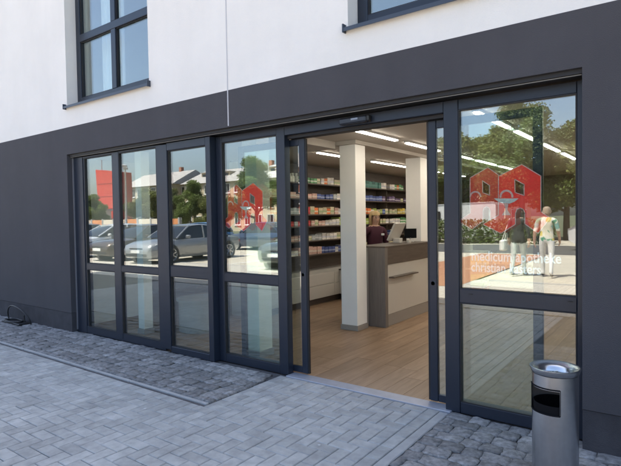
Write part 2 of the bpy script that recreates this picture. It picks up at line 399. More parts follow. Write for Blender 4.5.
def cobbles(parent, x0, x1, y0, y1, cap=300):
    cells = []
    y = y1; row = 0
    while y - 0.07 > y0:
        d = min(random.uniform(0.125, 0.142), y - y0)
        if y - d - y0 < 0.06: d = y - y0
        x = x0 - random.uniform(0, 0.12) if row % 2 else x0
        while x < x1 - 0.04:
            wd = random.uniform(0.125, 0.185)
            a, b = max(x, x0), min(x + wd, x1)
            if b - a > 0.06: cells.append(((a + b) / 2, y - d / 2, b - a, d))
            x += wd
        y -= d; row += 1
    cells.sort(key=rank, reverse=True)
    restv = MB()
    for k, (cx, cy, lx, ly) in enumerate(cells):
        me = CSH[random.randrange(10)]; sx, sy = (lx - 0.001) / 0.158, (ly - 0.001) / 0.128
        rz = random.uniform(-.07, .07) + (math.pi if random.random() < .5 else 0); dz = random.uniform(-0.007, 0.004)
        if k < cap:
            o = bpy.data.objects.new('cobble', me); COL.objects.link(o); o.parent = parent
            o.location = Vector((cx, cy, dz)) - OFF[parent.name]; o.scale = (sx, sy, 1)
            o.rotation_euler = (random.uniform(-.03, .03), random.uniform(-.03, .03), rz)
        else:
            M_ = Matrix.Translation((cx, cy, dz)) @ Matrix.Rotation(rz, 4, 'Z') @ Matrix.Diagonal((sx, sy, 1, 1)); b = len(restv.v)
            restv.v += [tuple(M_ @ v.co) for v in me.vertices]
            for f in me.polygons: restv.f.append(tuple(b + a for a in f.vertices)); restv.mi.append(0)
    if restv.v: prop(restv.build('cobbles', COBBLE, parent, smooth=True), kind='stuff')
cobL = prop(mesh('cobbled_strip', [(-11, -0.80, -0.012), (X_L - 0.02, -0.80, -0.012), (X_L - 0.02, 0.14, -0.012), (-11, 0.14, -0.012)], [(0, 1, 2, 3)], GRIT), kind='structure')
cobbles(cobL, -9.6, X_L - 0.02, -0.795, 0.085)
cobR = prop(mesh('cobbled_strip', [(-1.503, -3.0, -0.0119), (3.5, -3.0, -0.0119), (3.5, 0.14, -0.0119), (-1.503, 0.14, -0.0119)], [(0, 1, 2, 3)], GRIT), kind='structure')
cobbles(cobR, -1.50, 1.1, -2.4, 0.145)

# ------------------------------------------------------------------ the pharmacy building
BX0, BX1, BD, BH = -17.0, 9.0, 13.0, 10.0
OX0, OX1, OZ = -6.985, -0.552, 2.5           # shopfront opening
ZB = 2.874                                   # dark / white border
bld = thing('pharmacy_building', (-4, 0, 0), 'three storey shop building, dark grey ground floor and white rendered upper wall', 'building')
T = 0.34
WINS = [(-6.94, -5.08), (-2.325, -0.47)]; WZ0, WZ1 = 3.16, 5.25
wb = MB()
wb.box(BX0, OX0, 0, T, 0.27, ZB).box(OX1, BX1, 0, T, 0.27, ZB).box(OX0, OX1, 0, T, OZ, ZB)
wb.box(BX0, BX0 + T, T, BD, 0, ZB).box(BX1 - T, BX1, T, BD, 0, ZB).box(BX0, BX1, BD, BD + T, 0, ZB)
wb.build('dark_wall', DARK_R, bld)
wb = MB(); xs = [BX0, WINS[0][0], WINS[0][1], WINS[1][0], WINS[1][1], BX1]
for i in range(0, 6, 2): wb.box(xs[i], xs[i + 1], 0, T, ZB, BH)
for a, b in WINS: wb.box(a, b, 0, T, ZB, WZ0).box(a, b, 0, T, WZ1, BH)
wb.box(BX0, BX0 + T, T, BD, ZB, BH).box(BX1 - T, BX1, T, BD, ZB, BH).box(BX0, BX1, BD, BD + T, ZB, BH)
wb.build('white_wall', WHITE_R, bld)
box('plinth', BX0, OX0, 0.004, T, -0.06, 0.266, PLINTH, bld); box('plinth', OX1, BX1, 0.004, T, -0.06, 0.266, PLINTH, bld)
box('roof', BX0 - 0.1, BX1 + 0.1, -0.06, BD + 0.4, BH, BH + 0.25, DSTEEL, bld)
MB().box(BX0 + T, BX1 - T, T, BD, 2.62, 2.86).box(BX0 + T, BX1 - T, T, BD, 5.6, 5.85).build('floor_slab', INW, bld)
box('expansion_joint', -3.788, -3.774, -0.0025, 0.004, 2.512, BH - .01, mat('joint_profile', (0.45, 0.44, 0.45), 0.5), bld)
# lintel soffit, its shadow gap painted as a black strip, and light guide rail
MB().box(OX0, OX1, 0.03, 0.30, 2.468, 2.498).build('soffit_shadow_strip', SEAL, bld)
box('guide_rail', OX0 + .01, OX1 - .01, 0.045, 0.058, 2.460, 2.466, mat('dull_alu', (.20, .20, .20), .5, .3), bld)
box('guide_rail', OX0 + .003, OX0 + .018, 0.070, 0.086, 0.03, 2.455, mat('grey_rail', (.22, .22, .24), .4, .3), bld)

def pane(parent, x0, x1, z0, z1, y, name='pane'):
    return box(name, x0 - .012, x1 + .012, y, y + 0.012, z0 - .012, z1 + .012, GLASS, parent)
def bead(parent, x0, x1, z0, z1, y, w=0.010):
    b = MB(); b.box(x0, x0 + w, y, y + .02, z0, z1).box(x1 - w, x1, y, y + .02, z0, z1).box(x0 + w, x1 - w, y, y + .02, z0, z0 + w).box(x0 + w, x1 - w, y, y + .02, z1 - w, z1)
    return b.build('glazing_seal', SEAL, parent)
# left: three-light shop window
sw = thing('shop_window', (-5.57, 0.12, 0), None, None, parent=bld)
Y0, Y1 = 0.085, 0.155
C_ = 0.004
box('frame_stile', OX0 + .003, -6.742, Y0, Y1, 0.0, 2.457, FRAME, sw, C_)
box('frame_stile', -6.74, -6.700, Y0 + .012, Y1, 0.03, 2.45, FRAME, sw, C_)
box('mullion', -6.020, -5.878, Y0 - .002, Y1, 0.03, 2.45, FRAME, sw, C_)
box('mullion', -5.100, -5.005, Y0 - .002, Y1, 0.03, 2.45, FRAME, sw, C_)
box('casement_stile', -5.003, -4.888, Y0 - .012, Y1, 0.03, 2.445, FRAME, sw, C_)
box('frame_stile', -4.224, -4.150, Y0 - .012, 0.235, 0.0, 2.457, FRAME, sw, C_)
box('head_rail', -6.738, -5.006, Y0 + .004, Y1 - .003, 2.432, 2.456, FRAME, sw, C_)
box('head_rail', -4.886, -4.226, Y0 - .010, Y1 - .003, 2.368, 2.456, FRAME, sw, C_)
box('bottom_rail', -6.738, -5.006, Y0 + .004, Y1 - .003, 0.0, 0.098, FRAME, sw, C_)
box('bottom_rail', -4.886, -4.226, Y0 - .010, Y1 - .003, 0.0, 0.072, FRAME, sw, C_)
for a, b, z0, z1 in ((-6.698, -6.022, .895, .98), (-5.876, -5.102, .905, .98), (-4.886, -4.226, .90, 1.022)):
    box('transom', a, b, Y0 + .001, Y1 - .004, z0, z1, FRAME, sw, C_)
for a, b, zb, t0, t1, zt in ((-6.698, -6.022, .098, .895, .98, 2.432), (-5.876, -5.102, .098, .905, .98, 2.432), (-4.886, -4.226, .072, .90, 1.022, 2.368)):
    for z0, z1 in ((zb, t0), (t1, zt)):
        pane(sw, a, b, z0, z1, 0.108); bead(sw, a, b, z0, z1, 0.0875, .008)
# entrance: fixed lights each side of the sliding doors
en = thing('entrance_front', (-2.35, 0.19, 0), None, None, parent=bld)
Y0, Y1 = 0.160, 0.235
box('frame_stile', -4.147, -4.063, Y0, Y1, 0.0, 2.455, FRAME, en, C_)
box('door_post', -3.280, -3.177, Y0 - .003, 0.245, 0.0, 2.455, FRAME, en, C_)
box('door_post', -1.552, -1.435, Y0 - .003, 0.245, 0.0, 2.455, FRAME, en, C_)
box('frame_stile', -0.607, OX1 - .002, Y0, Y1, 0.0, 2.455, FRAME, en, C_)
box('head_rail', -4.061, -3.282, Y0 + .002, Y1 - .003, 2.388, 2.454, FRAME, en, C_)
box('head_rail', -1.433, -0.609, Y0 + .002, Y1 - .003, 2.374, 2.454, FRAME, en, C_)
box('door_header', -3.175, -1.554, Y0 - .001, 0.33, 2.368, 2.456, FRAME, en, C_)
box('header_seal', -3.170, -1.56, 0.20, 0.30, 2.338, 2.367, SEAL, en)
box('bottom_rail', -4.061, -3.282, Y0 + .002, Y1 - .003, 0.0, 0.088, FRAME, en, C_)
box('bottom_rail', -1.433, -0.609, Y0 + .002, Y1 - .003, 0.0, 0.088, FRAME, en, C_)
box('transom', -4.061, -3.282, Y0 + .001, Y1 - .004, .884, .976, FRAME, en, C_)
box('transom', -1.433, -0.609, Y0 + .001, Y1 - .004, .874, .982, FRAME, en, C_)
for x in (-1.36, -0.665): box('drain_cap', x, x + .03, Y0 - .004, Y0 + .002, .945, .952, SEAL, en)
for a, b, zb, t0, t1, zt in ((-4.061, -3.282, .088, .884, .976, 2.388), (-1.433, -.609, .088, .874, .982, 2.374)):
    for z0, z1 in ((zb, t0), (t1, zt)):
        pane(en, a, b, z0, z1, 0.184); bead(en, a, b, z0, z1, 0.1635, .008)
box('threshold', -3.175, -1.50, 0.118, 0.262, -0.02, 0.008, mat('threshold_alu', (.36, .375, .42), .4, .3, var=.1, vscale=8), en, .003)
# sliding leaves, pushed open behind the fixed lights
for x0, x1 in ((-3.905, -3.005), (-1.722, -0.845)):
    lf = thing('sliding_door', ((x0 + x1) / 2, 0.275, 0), None, None, parent=bld)
    y0, y1 = 0.252, 0.292
    box('stile', x0, x0 + .068, y0, y1, 0.018, 2.335, FRAME, lf, C_); box('stile', x1 - .068, x1, y0, y1, 0.018, 2.335, FRAME, lf, C_)
    box('rail', x0 + .069, x1 - .069, y0 + .002, y1 - .002, 0.018, 0.078, FRAME, lf, C_); box('rail', x0 + .069, x1 - .069, y0 + .002, y1 - .002, 2.27, 2.335, FRAME, lf, C_)
    box('pane', x0 + .06, x1 - .06, .268, .278, .07, 2.278, GLASS, lf)
    e = x1 if x0 < -3 else x0
    s_ = 1 if x0 < -3 else -1
    box('edge_seal', e, e + s_ * .016, y0 + .008, y1 - .008, .02, 2.33, SEAL, lf)
    lk = MB(); ex = e - s_ * .034
    for k in range(2): lk.tube([(ex, y0 - .006, 1.0), (ex, y0 + .001, 1.0)], .017, 12)
    lk.build('lock', WHITEP, lf, smooth=False)
# motion sensor above the door
sn = thing('motion_sensor', (-2.36, 0.12, 2.37), 'small black motion sensor bar above the sliding doors', 'sensor')
MB().box(-2.50, -2.225, .098, .159, 2.376, 2.432, 0, .012).build('housing', mat('sensor_plastic', (.022, .025, .034), .35), sn)
MB().box(-2.222, -2.195, .102, .159, 2.380, 2.432, 0, .008).build('end_cap', BLACKP, sn)
MB().box(-2.37, -2.30, .094, .0985, 2.402, 2.420, 0, .001).build('lens', mat('sensor_lens', (.2, .22, .27), .1), sn)
# upstairs windows
for wi, (a, b) in enumerate(WINS):
    uw = thing('window', ((a + b) / 2, 0.2, WZ0), None, None, parent=bld)
    y0, y1 = 0.155, 0.225
    zt0, zt1 = 4.065, 4.165; xm = (a + b) / 2 + (0.0 if wi else -0.02)
    box('frame', a + .002, a + .10, y0, y1, WZ0 + .04, WZ1 - .002, FRAME, uw, C_)
    box('frame', b - .10, b - .002, y0, y1, WZ0 + .04, WZ1 - .002, FRAME, uw, C_)
    box('frame', a + .10, b - .10, y0 + .002, y1 - .002, WZ0 + .04, WZ0 + .135, FRAME, uw, C_)
    box('frame', a + .10, b - .10, y0 + .002, y1 - .002, WZ1 - .09, WZ1 - .003, FRAME, uw, C_)
    box('transom', a + .10, b - .10, y0 - .004, y1 - .004, zt0, zt1, FRAME, uw, C_)
    box('mullion', xm - .05, xm + .05, y0 - .002, y1 - .006, WZ0 + .135, zt0, FRAME, uw, C_)
    box('mullion', xm - .05, xm + .05, y0 - .002, y1 - .006, zt1, WZ1 - .09, FRAME, uw, C_)
    for x0, x1 in ((a + .10, xm - .05), (xm + .05, b - .10)):
        for z0, z1 in ((WZ0 + .135, zt0), (zt1, WZ1 - .09)):
            pane(uw, x0, x1, z0, z1, y0 + .035); bead(uw, x0, x1, z0, z1, y0 + .016)
    sl = MB(); yA, yB = -0.045, y0 + .02
    sl.v += [(a - .02, yA, WZ0 - .002), (b + .02, yA, WZ0 - .002), (b + .02, yB, WZ0 + .038), (a - .02, yB, WZ0 + .038),
             (a - .02, yA, WZ0 - .034), (b + .02, yA, WZ0 - .034), (b + .02, yA + .004, WZ0 - .034), (a - .02, yA + .004, WZ0 - .034)]
    sl.f += [(0, 1, 2, 3), (4, 5, 1, 0), (4, 7, 6, 5)]; sl.mi += [0] * 3
    sl.build('sill', SILL, uw)
    for x in (a - .03, b + .018): box('sill_end', x, x + .012, yA - .004, -.0005, WZ0 - .04, WZ0 + .03, SILL, uw)
    # the room behind
    prop(MB().box(a - .5, b + .5, 3.6, 3.7, 2.865, 5.59).box(a - .7, a - .6, T + .01, 3.6, 2.865, 5.59).box(b + .6, b + .7, T + .01, 3.6, 2.865, 5.59).build('upstairs_room_wall', INW), kind='structure')
def curtain(x0, x1, y, z0, z1, label):
    n_ = 40; vs = []; fs = []
    for i in range(n_ + 1):
        x = x0 + (x1 - x0) * i / n_; yy = y + .03 * math.sin(i * 1.9) + .012 * math.sin(i * .7)
        vs += [(x, yy, z0), (x, yy + .01 * math.sin(i), z1)]
    for i in range(n_): fs.append((2*i, 2*i+2, 2*i+3, 2*i+1))
    prop(mesh('curtain', vs, fs, mat('curtain_cloth', (.72, .72, .74), .9), smooth=True), label, 'curtain')
curtain(-6.72, -6.20, 0.42, 2.9, 5.3, 'white curtain hanging at one side of the upstairs window with the curtain')
# ------------------------------------------------------------------ interior shell
IX0, IX1, IY0, IY1, IZ = -9.4, 1.2, 0.264, 11.0, 2.60
fl = prop(mesh('interior_floor', [(IX0, IY0, -.012), (IX1, IY0, -.012), (IX1, IY1, -.012), (IX0, IY1, -.012)], [(0, 1, 2, 3)], mat('floor_joint', (.05, .035, .025), .8)), kind='structure')
planks = []
x = IX0
while x < IX1 - .01:
    y = IY0 - random.uniform(0, 1.2)
    while y < IY1:
        a, b = max(y, IY0), min(y + 1.35, IY1)
        if b - a > .05: planks.append((x, min(x + .19, IX1), a, b))
        y += 1.35
    x += .19
def prank(q):
    p = project(Vector(((q[0] + q[1]) / 2, (q[2] + q[3]) / 2, 0)))
    if not p or not (60 < p[0] < CW): return -1
    return (q[1] - q[0]) * (q[3] - q[2]) / p[2] ** 3 * (4 if 280 < p[0] < 460 else 1)
planks.sort(key=prank, reverse=True); pr = MB()
for k, (a, b, c, d) in enumerate(planks):
    g = .0012
    if k < 230 and prank((a, b, c, d)) > 0: box('plank', a + g, b - g, c + g, d - g, -.011, 0.002 + random.uniform(-.0004, .0004), OAK, fl)
    else: pr.box(a + g, b - g, c + g, d - g, -.011, 0.002)
prop(pr.build('planks', OAK, fl), kind='stuff')
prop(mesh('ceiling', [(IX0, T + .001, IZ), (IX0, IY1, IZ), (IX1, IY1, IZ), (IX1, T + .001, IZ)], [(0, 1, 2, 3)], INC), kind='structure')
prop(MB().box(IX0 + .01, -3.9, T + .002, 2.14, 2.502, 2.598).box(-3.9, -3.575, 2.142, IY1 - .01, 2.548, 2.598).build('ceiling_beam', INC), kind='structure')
prop(MB().box(IX0 - .1, IX0, T + .001, IY1, 0, 2.615).box(IX1, IX1 + .1, T + .001, IY1, 0, 2.615).build('interior_wall', INW), kind='structure')
prop(box('interior_wall', IX0, IX1, IY1, IY1 + .1, 0, 2.615, INBACK), kind='structure')
prop(box('interior_wall', -7.35, -7.25, T + .002, 1.45, 0.003, 2.5, INW), kind='structure')
def column(x0, x1, y0, y1, z1, label):
    t = thing('column', ((x0 + x1) / 2, (y0 + y1) / 2, 0), label, 'column', 'white square columns in the shop')
    box('shaft', x0, x1, y0, y1, .075, z1, INW, t, .004)
    box('skirting', x0 - .012, x1 + .012, y0 - .012, y1 + .012, 0.003, .0745, mat('skirting_grey', (.30, .27, .24), .5), t, .003)
column(-3.872, -3.615, 2.20, 2.462, 2.547, 'white square column standing in front of the shop counter')
column(-3.872, -3.600, 4.25, 4.52, 2.547, 'white square column behind the computer screens of the counter')
column(-4.05, -3.83, 0.46, 0.68, 2.50, 'white square column close behind the glass beside the entrance door')
column(-6.09, -5.955, 0.47, 0.61, 2.50, 'white square column close behind the middle light of the shop window')
prop(MB().lathe([(0.0, .003), (.33, .003), (.33, .43), (.36, .432), (.36, .455), (0, .455)], 36, -5.55, 1.15).build('display_plinth', mat('plinth_grey', (.34, .33, .31), .5), smooth=True, autos=30), 'low round white display plinth behind the shop window', 'plinth')
# linear ceiling lights
LAMP = emit('lamp_diffuser', (1.0, 0.93, 0.80), 8.0)
LH = mat('lamp_housing', (.6, .6, .6), .4)
k = 0
rows = {-1.68: (1.3, 'above the door side of the shop'), -3.12: (1.3, 'beside the column row'), -4.62: (2.72, 'in the row above the medicine shelves'), -.2: (1.3, 'in the row behind the grey pier')}
ordn = ['first', 'second', 'third', 'fourth', 'fifth', 'sixth']
for x, (ys, wh) in rows.items():
    y = ys; q = 0
    while y < 9.2:
        ln = 1.4 if x == -4.62 else 1.15
        t = thing('ceiling_light', (x, y + .6, 2.57), '%s lit linear ceiling lamp from the shopfront, %s' % (ordn[q], wh), 'ceiling light', 'linear ceiling lamps')
        box('housing', x - .036, x + .036, y, y + ln, 2.575, 2.5985, LH, t); box('diffuser', x - .027, x + .027, y + .015, y + ln - .015, 2.562, 2.574, LAMP, t)
        y += ln + .29; q += 1
# medicine wall: dark shelves with a white drawer base
sh = thing('wall_shelf', (-5.75, 5.8, 0), 'dark wooden wall shelving full of medicine packs behind the counter', 'shelf')
SZ = [2.205, 1.92, 1.632, 1.415, 1.145, 0.885]; SY0, SY1 = 2.15, 9.9
box('back_panel', -5.98, -5.955, SY0 + .03, SY1, .1, 2.592, DARKWOODY, sh)
box('end_panel', -5.98, -5.50, SY0, SY0 + .028, 0.004, 2.48, LAC, sh)
for z in SZ: box('shelf_board', -5.954, -5.58, SY0 + .03, SY1, z - .022, z, DARKWOODY, sh)
y = SY0 + 1.6
while y < SY1: box('divider', -5.954, -5.68, y, y + .02, .9, 2.19, DARKWOODY, sh); y += 1.6
cab = thing('drawer_cabinet', (-5.6, 4.2, 0), 'long low white drawer cabinet under the medicine shelves', 'cabinet')
box('body', -5.954, -5.325, SY0 + .03, 6.6, .115, .56, LAC, cab)
box('plinth', -5.954, -5.38, SY0 + .03, 6.6, .004, .113, DARKWOODY, cab)
y = SY0 + .035
while y < 6.5:
    for z0, z1 in ((.12, .345), (.352, .556)): box('drawer_front', -5.324, -5.305, y, y + .985, z0, z1, LAC, cab, .003)
    y += .99
cb2 = thing('side_cabinet', (-5.15, 5.0, 0), 'white cabinet with a dark top standing out from the drawer cabinet', 'cabinet')
box('body', -5.30, -4.95, 4.32, 5.6, .12, .565, LAC, cb2, .004); box('top', -5.302, -4.93, 4.30, 5.62, .567, .59, DARKWOODY, cb2); box('plinth', -5.30, -5.0, 4.36, 5.58, .004, .118, DARKWOODY, cb2)
sc = thing('till_screen', (-5.12, 4.62, .59), 'small dark screen on the side cabinet by the shelves', 'screen')
MB().box(-5.15, -5.12, 4.42, 4.86, .99, 1.27, 0, .008).build('screen', SCREEN, sc); MB().box(-5.16, -5.13, 4.61, 4.67, .605, .99).build('stem', BLACKP, sc); MB().box(-5.22, -5.04, 4.54, 4.74, .591, .604).build('foot', BLACKP, sc)
# medicine cartons on the shelves
def carton_mesh(name, col, band, bottle=False):
    M1 = mat('carton_' + name, col, .55, var=.30, vscale=55, rnd=.28); M2 = mat('carton_band_' + name, band, .55)
    b = MB()
    if bottle:
        b.lathe([(0, 0), (.46, 0), (.5, .05), (.5, .62), (.3, .76), (.27, .78)], 10); b.lathe([(.31, .78), (.31, 1.0), (0, 1.0)], 10, mi=1)
    else:
        b.box(-.5, .5, -.5, .5, 0, .3, 0).box(-.502, .502, -.502, .502, .3, .55, 1).box(-.5, .5, -.5, .5, .55, 1, 0)
        b.box(-.505, -.30, .1, .45, .68, .9, 1)
    me = bpy.data.meshes.new('medicine_' + name); me.from_pydata(b.v, [], b.f); me.materials.append(M1); me.materials.append(M2)
    me.polygons.foreach_set('material_index', b.mi)
    me.update(); return me
CT = {n_: carton_mesh(n_, c, b_) for n_, c, b_ in [
    ('white', (.62, .58, .52), (.5, .5, .55)), ('green', (.10, .27, .11), (.55, .6, .5)), ('teal', (.05, .17, .14), (.10, .25, .21)), ('orange', (.62, .16, .04), (.65, .5, .35)),
    ('red', (.42, .03, .03), (.5, .08, .07)), ('pink', (.50, .31, .25), (.6, .5, .42)), ('blue', (.06, .09, .26), (.3, .35, .5)), ('lime', (.30, .38, .08), (.45, .5, .25)),
    ('beige', (.48, .42, .28), (.3, .38, .2)), ('grey', (.32, .34, .34), (.5, .5, .5)), ('purple', (.11, .07, .15), (.5, .45, .5)), ('yellow', (.55, .42, .08), (.6, .55, .4))]}
CT['bottle'] = carton_mesh('bottle', (.66, .63, .56), (.6, .58, .52), True)
plan = [  # per shelf, runs of (colour, count, width, height); first run list starts at the near end
    [('bottle', 3, .085, .17), ('white', 4, .11, .15), ('bottle', 6, .085, .17), ('green', 6, .10, .10), ('white', 3, .11, .13), ('beige', 3, .16, .11), ('grey', 3, .13, .09), ('teal', 7, .13, .15), ('white', 3, .13, .14), ('green', 5, .12, .12)],
    [('white', 4, .12, .14), ('pink', 4, .16, .13), ('pink', 3, .15, .09), ('blue', 4, .12, .10), ('white', 4, .12, .12), ('beige', 5, .13, .12), ('blue', 5, .14, .12), ('purple', 3, .14, .14), ('purple', 5, .14, .09), ('white', 4, .13, .10)],
    [('white', 4, .10, .11), ('orange', 4, .11, .11), ('grey', 4, .10, .11), ('red', 2, .08, .12), ('beige', 7, .13, .13), ('white', 3, .12, .10), ('grey', 3, .13, .09), ('orange', 3, .15, .12), ('lime', 5, .13, .12), ('beige', 4, .13, .11), ('yellow', 4, .13, .12)],
    [('white', 5, .11, .10), ('white', 3, .10, .08), ('red', 6, .10, .09), ('pink', 4, .11, .10), ('white', 4, .12, .11), ('lime', 11, .12, .14), ('beige', 3, .13, .11), ('white', 4, .14, .11), ('green', 4, .12, .12)],
    [('pink', 5, .10, .09), ('white', 4, .10, .08), ('pink', 4, .10, .10), ('grey', 4, .11, .10), ('white', 4, .12, .12), ('beige', 7, .14, .12), ('orange', 3, .12, .10), ('lime', 5, .12, .11), ('beige', 4, .13, .11)],
    [('grey', 4, .10, .10), ('blue', 5, .09, .10), ('white', 3, .10, .09), ('pink', 4, .14, .14), ('blue', 4, .11, .12), ('white', 5, .12, .12), ('beige', 5, .13, .12), ('red', 4, .12, .10), ('white', 5, .13, .11)]]
order = ['top', 'second highest', 'third highest', 'fourth highest', 'fifth highest', 'lowest']
nc = 0
for si, runs in enumerate(plan):
    y = SY0 + .12; z = SZ[si]
    for ri, (cn, cnt, wd, hh) in enumerate(runs):
        for q in range(cnt):
            if y + wd > SY1 - .05: break
            dv = ((y - SY0 - 1.6 + .02) % 1.6)
            if 1.6 - dv < wd + .03 or dv < .03: y += .06 if dv < .03 else (1.6 - dv + .03)
            if random.random() < .05: y += random.uniform(.03, .1)
            h = hh * random.uniform(.80, 1.12); dp = random.uniform(.12, .2)
            mix = cn != 'bottle' and random.random() < .2; base_cn = cn
            if mix: cn = random.choice(['white', 'grey', 'beige', 'pink', 'lime', 'blue', 'white', 'orange'])
            o = bpy.data.objects.new('medicine_bottle' if cn == 'bottle' else 'medicine_carton', CT[cn]); COL.objects.link(o)
            if cn == 'bottle': dp = wd
            o.location = (-5.60 - dp / 2 - random.uniform(0, .02), y + wd / 2, z + .0005); o.scale = (dp, wd - .006, h)
            o.rotation_euler = (0, 0, random.uniform(-.03, .03))
            nb = runs[ri + 1][0] if ri + 1 < len(runs) else (runs[ri - 1][0])
            nm = 'white medicine bottle' if cn == 'bottle' else '%s medicine carton' % cn
            pl = 'white bottles' if nb == 'bottle' else nb + ' cartons'
            if mix and cn != base_cn: nb = base_cn; pl = base_cn + ' cartons'
            prop(o, '%s in the run beside the %s on the %s wall shelf' % (nm, pl, order[si]), 'bottle' if cn == 'bottle' else 'carton', '%s packs on the %s shelf beside %s' % (cn, order[si], nb))
            cn = base_cn; y += wd + .004; nc += 1
# the counter
ct = thing('shop_counter', (-3.63, 3.35, 0), 'shop counter with dark wood end and top and a white drawer front', 'counter')
box('end_panel', -3.66, -3.388, 2.58, 2.665, .004, 1.125, DARKWOOD, ct, .003)
box('top', -3.86, -3.386, 2.578, 4.16, 1.126, 1.146, DARKWOODY, ct, .003)
box('fascia', -3.47, -3.392, 2.667, 4.155, .885, 1.125, DARKWOODY, ct)
box('front_panel', -3.43, -3.405, 2.668, 4.15, .172, .883, LAC, ct, .003)
box('plinth', -3.47, -3.41, 2.668, 4.15, .004, .168, mat('skirting_grey', (.30, .27, .24)), ct)
box('ledge', -3.404, -3.315, 2.72, 3.52, .690, .708, DARKWOODY, ct, .002)
box('inner_panel', -3.845, -3.663, 2.70, 2.73, .004, 1.125, LAC, ct); box('far_panel', -3.845, -3.475, 4.12, 4.155, .004, 1.125, LAC, ct)
ms = thing('till_monitor', (-3.72, 3.62, 1.146), 'white tilted till monitor seen from behind on the counter', 'monitor')
b = MB(); b.v = []
def slab(b, c, ux, uy, uz, sx, sy, sz):
    k = len(b.v); ux, uy, uz = Vector(ux).normalized(), Vector(uy).normalized(), Vector(uz).normalized()
    for dz in (-1, 1):
        for dx, dy in ((-1, -1), (1, -1), (1, 1), (-1, 1)): b.v.append(tuple(Vector(c) + ux * dx * sx / 2 + uy * dy * sy / 2 + uz * dz * sz / 2))
    F = [(0,3,2,1),(4,5,6,7),(0,1,5,4),(1,2,6,5),(2,3,7,6),(3,0,4,7)]
    b.f += [tuple(k + a for a in f) for f in F]; b.mi += [0] * 6
slab(b, (-3.70, 3.55, 1.325), (0, 1, 0), (.5, 0, 1), (1, 0, -.5), .36, .30, .03); b.build('housing', LAC, ms)
b = MB(); slab(b, (-3.717, 3.55, 1.333), (0, 1, 0), (.5, 0, 1), (1, 0, -.5), .33, .27, .006); b.build('screen', SCREEN, ms)
MB().box(-3.74, -3.62, 3.50, 3.60, 1.1465, 1.22, 0, .006).build('foot', LAC, ms)
ms = thing('customer_display', (-3.62, 3.88, 1.146), 'small black customer display on a short stem on the counter', 'display')
b = MB(); slab(b, (-3.62, 3.88, 1.285), (.75, .6, 0), (0, 0, 1), (.6, -.75, 0), .20, .155, .02); b.build('screen', SCREEN, ms)
MB().tube([(-3.62, 3.88, 1.16), (-3.62, 3.88, 1.215)], .012, 10).build('stem', ALU, ms); MB().lathe([(0, 1.1465), (.06, 1.1465), (.06, 1.158), (0, 1.16)], 20, -3.62, 3.88).build('foot', ALU, ms)
gd = prop(MB().lathe([(0, 1.1465), (.035, 1.1465), (.035, 1.19), (.03, 1.195), (0, 1.195)], 16, -3.52, 3.62).build('small_dish', LAC, smooth=True, autos=30), 'small white pot beside the till monitor', 'pot')
for k, (cx, cy, cn) in enumerate([(-2.5, 6.6, 'yellow'), (-2.5, 6.6, 'lime')]):
    pass
# a sales stand with yellow and lime packs further in
st = thing('sales_stand', (-2.95, 5.2, 0), 'narrow free standing sales stand with packs beyond the counter', 'stand')
box('base', -3.15, -2.78, 5.0, 5.4, .004, .10, LAC, st); box('back', -3.15, -3.12, 5.0, 5.4, .10, 1.05, LAC, st)
for z in (.32, .62, .92): box('tray', -3.119, -2.80, 5.0, 5.4, z, z + .015, LAC, st)
for z, cn in ((.335, 'lime'), (.635, 'yellow'), (.1005, 'orange')):
    for q in range(3):
        o = bpy.data.objects.new('medicine_carton', CT[cn]); COL.objects.link(o); o.location = (-2.93, 5.07 + q * .13, z + .001); o.scale = (.2, .11, .2)
        prop(o, '%s carton on the narrow sales stand beyond the counter' % cn, 'carton', '%s cartons on the sales stand' % cn)

# ------------------------------------------------------------------ lettering and emblem on the glass
LOGO_R = mat('red_foil', (0.95, 0.03, 0.022), .5); LOGO_D = mat('dark_red_foil', (0.66, .045, .025), .5)
LOGO_W = mat('pale_foil', (.62, .58, .56), .5); LOGO_P = mat('pink_foil', (.72, .42, .40), .5)
def cropv(p): return on_y(455 + p[0] / 5.48, 155 + p[1] / 5.48, 0.196)
big = [(237,115),(365,52),(470,115),(470,310),(520,345),(455,430),(382,378),(382,318),(374,298),(356,290),(338,298),(330,320),(330,380),(250,430),(150,380),(237,330)]
hole = [(326,133),(378,162),(378,222),(328,205)]
def xf(p): return (178 + (p[0] - 365) * .76, 68 + (p[1] - 52) * .9)
def flat_poly(name, outer, holes, y, M, parent, dx=0, dz=0):
    bm = bmesh.new(); eds = []
    for lp in [outer] + holes:
        vs = []
        for p in lp:
            q = cropv(p); vs.append(bm.verts.new((q.x + dx, y, q.z + dz)))
        for a, b in zip(vs, vs[1:] + vs[:1]): eds.append(bm.edges.new((a, b)))
    bmesh.ops.triangle_fill(bm, use_beauty=True, edges=eds)
    bm.verts.index_update()
    vs = [v.co.copy() for v in bm.verts]; fs = [tuple(v.index for v in f.verts) for f in bm.faces]; bm.free()
    # thin foil with two sides
    n_ = len(vs); vs2 = vs + [v + Vector((0, .0004, 0)) for v in vs]; fs2 = fs + [tuple(n_ + a for a in reversed(f)) for f in fs]
    return mesh(name, vs2, fs2, M, parent)
def outline(loops, y, M, parent, w=.0035, dx=0, dz=0):
    b = MB()
    for lp in loops:
        P = [cropv(p) for p in lp]
        for a, c in zip(P, P[1:] + P[:1]):
            d = Vector((c.x - a.x, 0, c.z - a.z)).normalized(); nn = Vector((-d.z, 0, d.x)) * w
            q = [Vector((t.x + dx, y, t.z + dz)) for t in (a - d * w, c + d * w)]
            b.quad(q[0] - nn, q[1] - nn, q[1] + nn, q[0] + nn); b.quad(*[t + Vector((0, .0004, 0)) for t in (q[0] + nn, q[1] + nn, q[1] - nn, q[0] - nn)])
    return b.build('outline', M, parent)
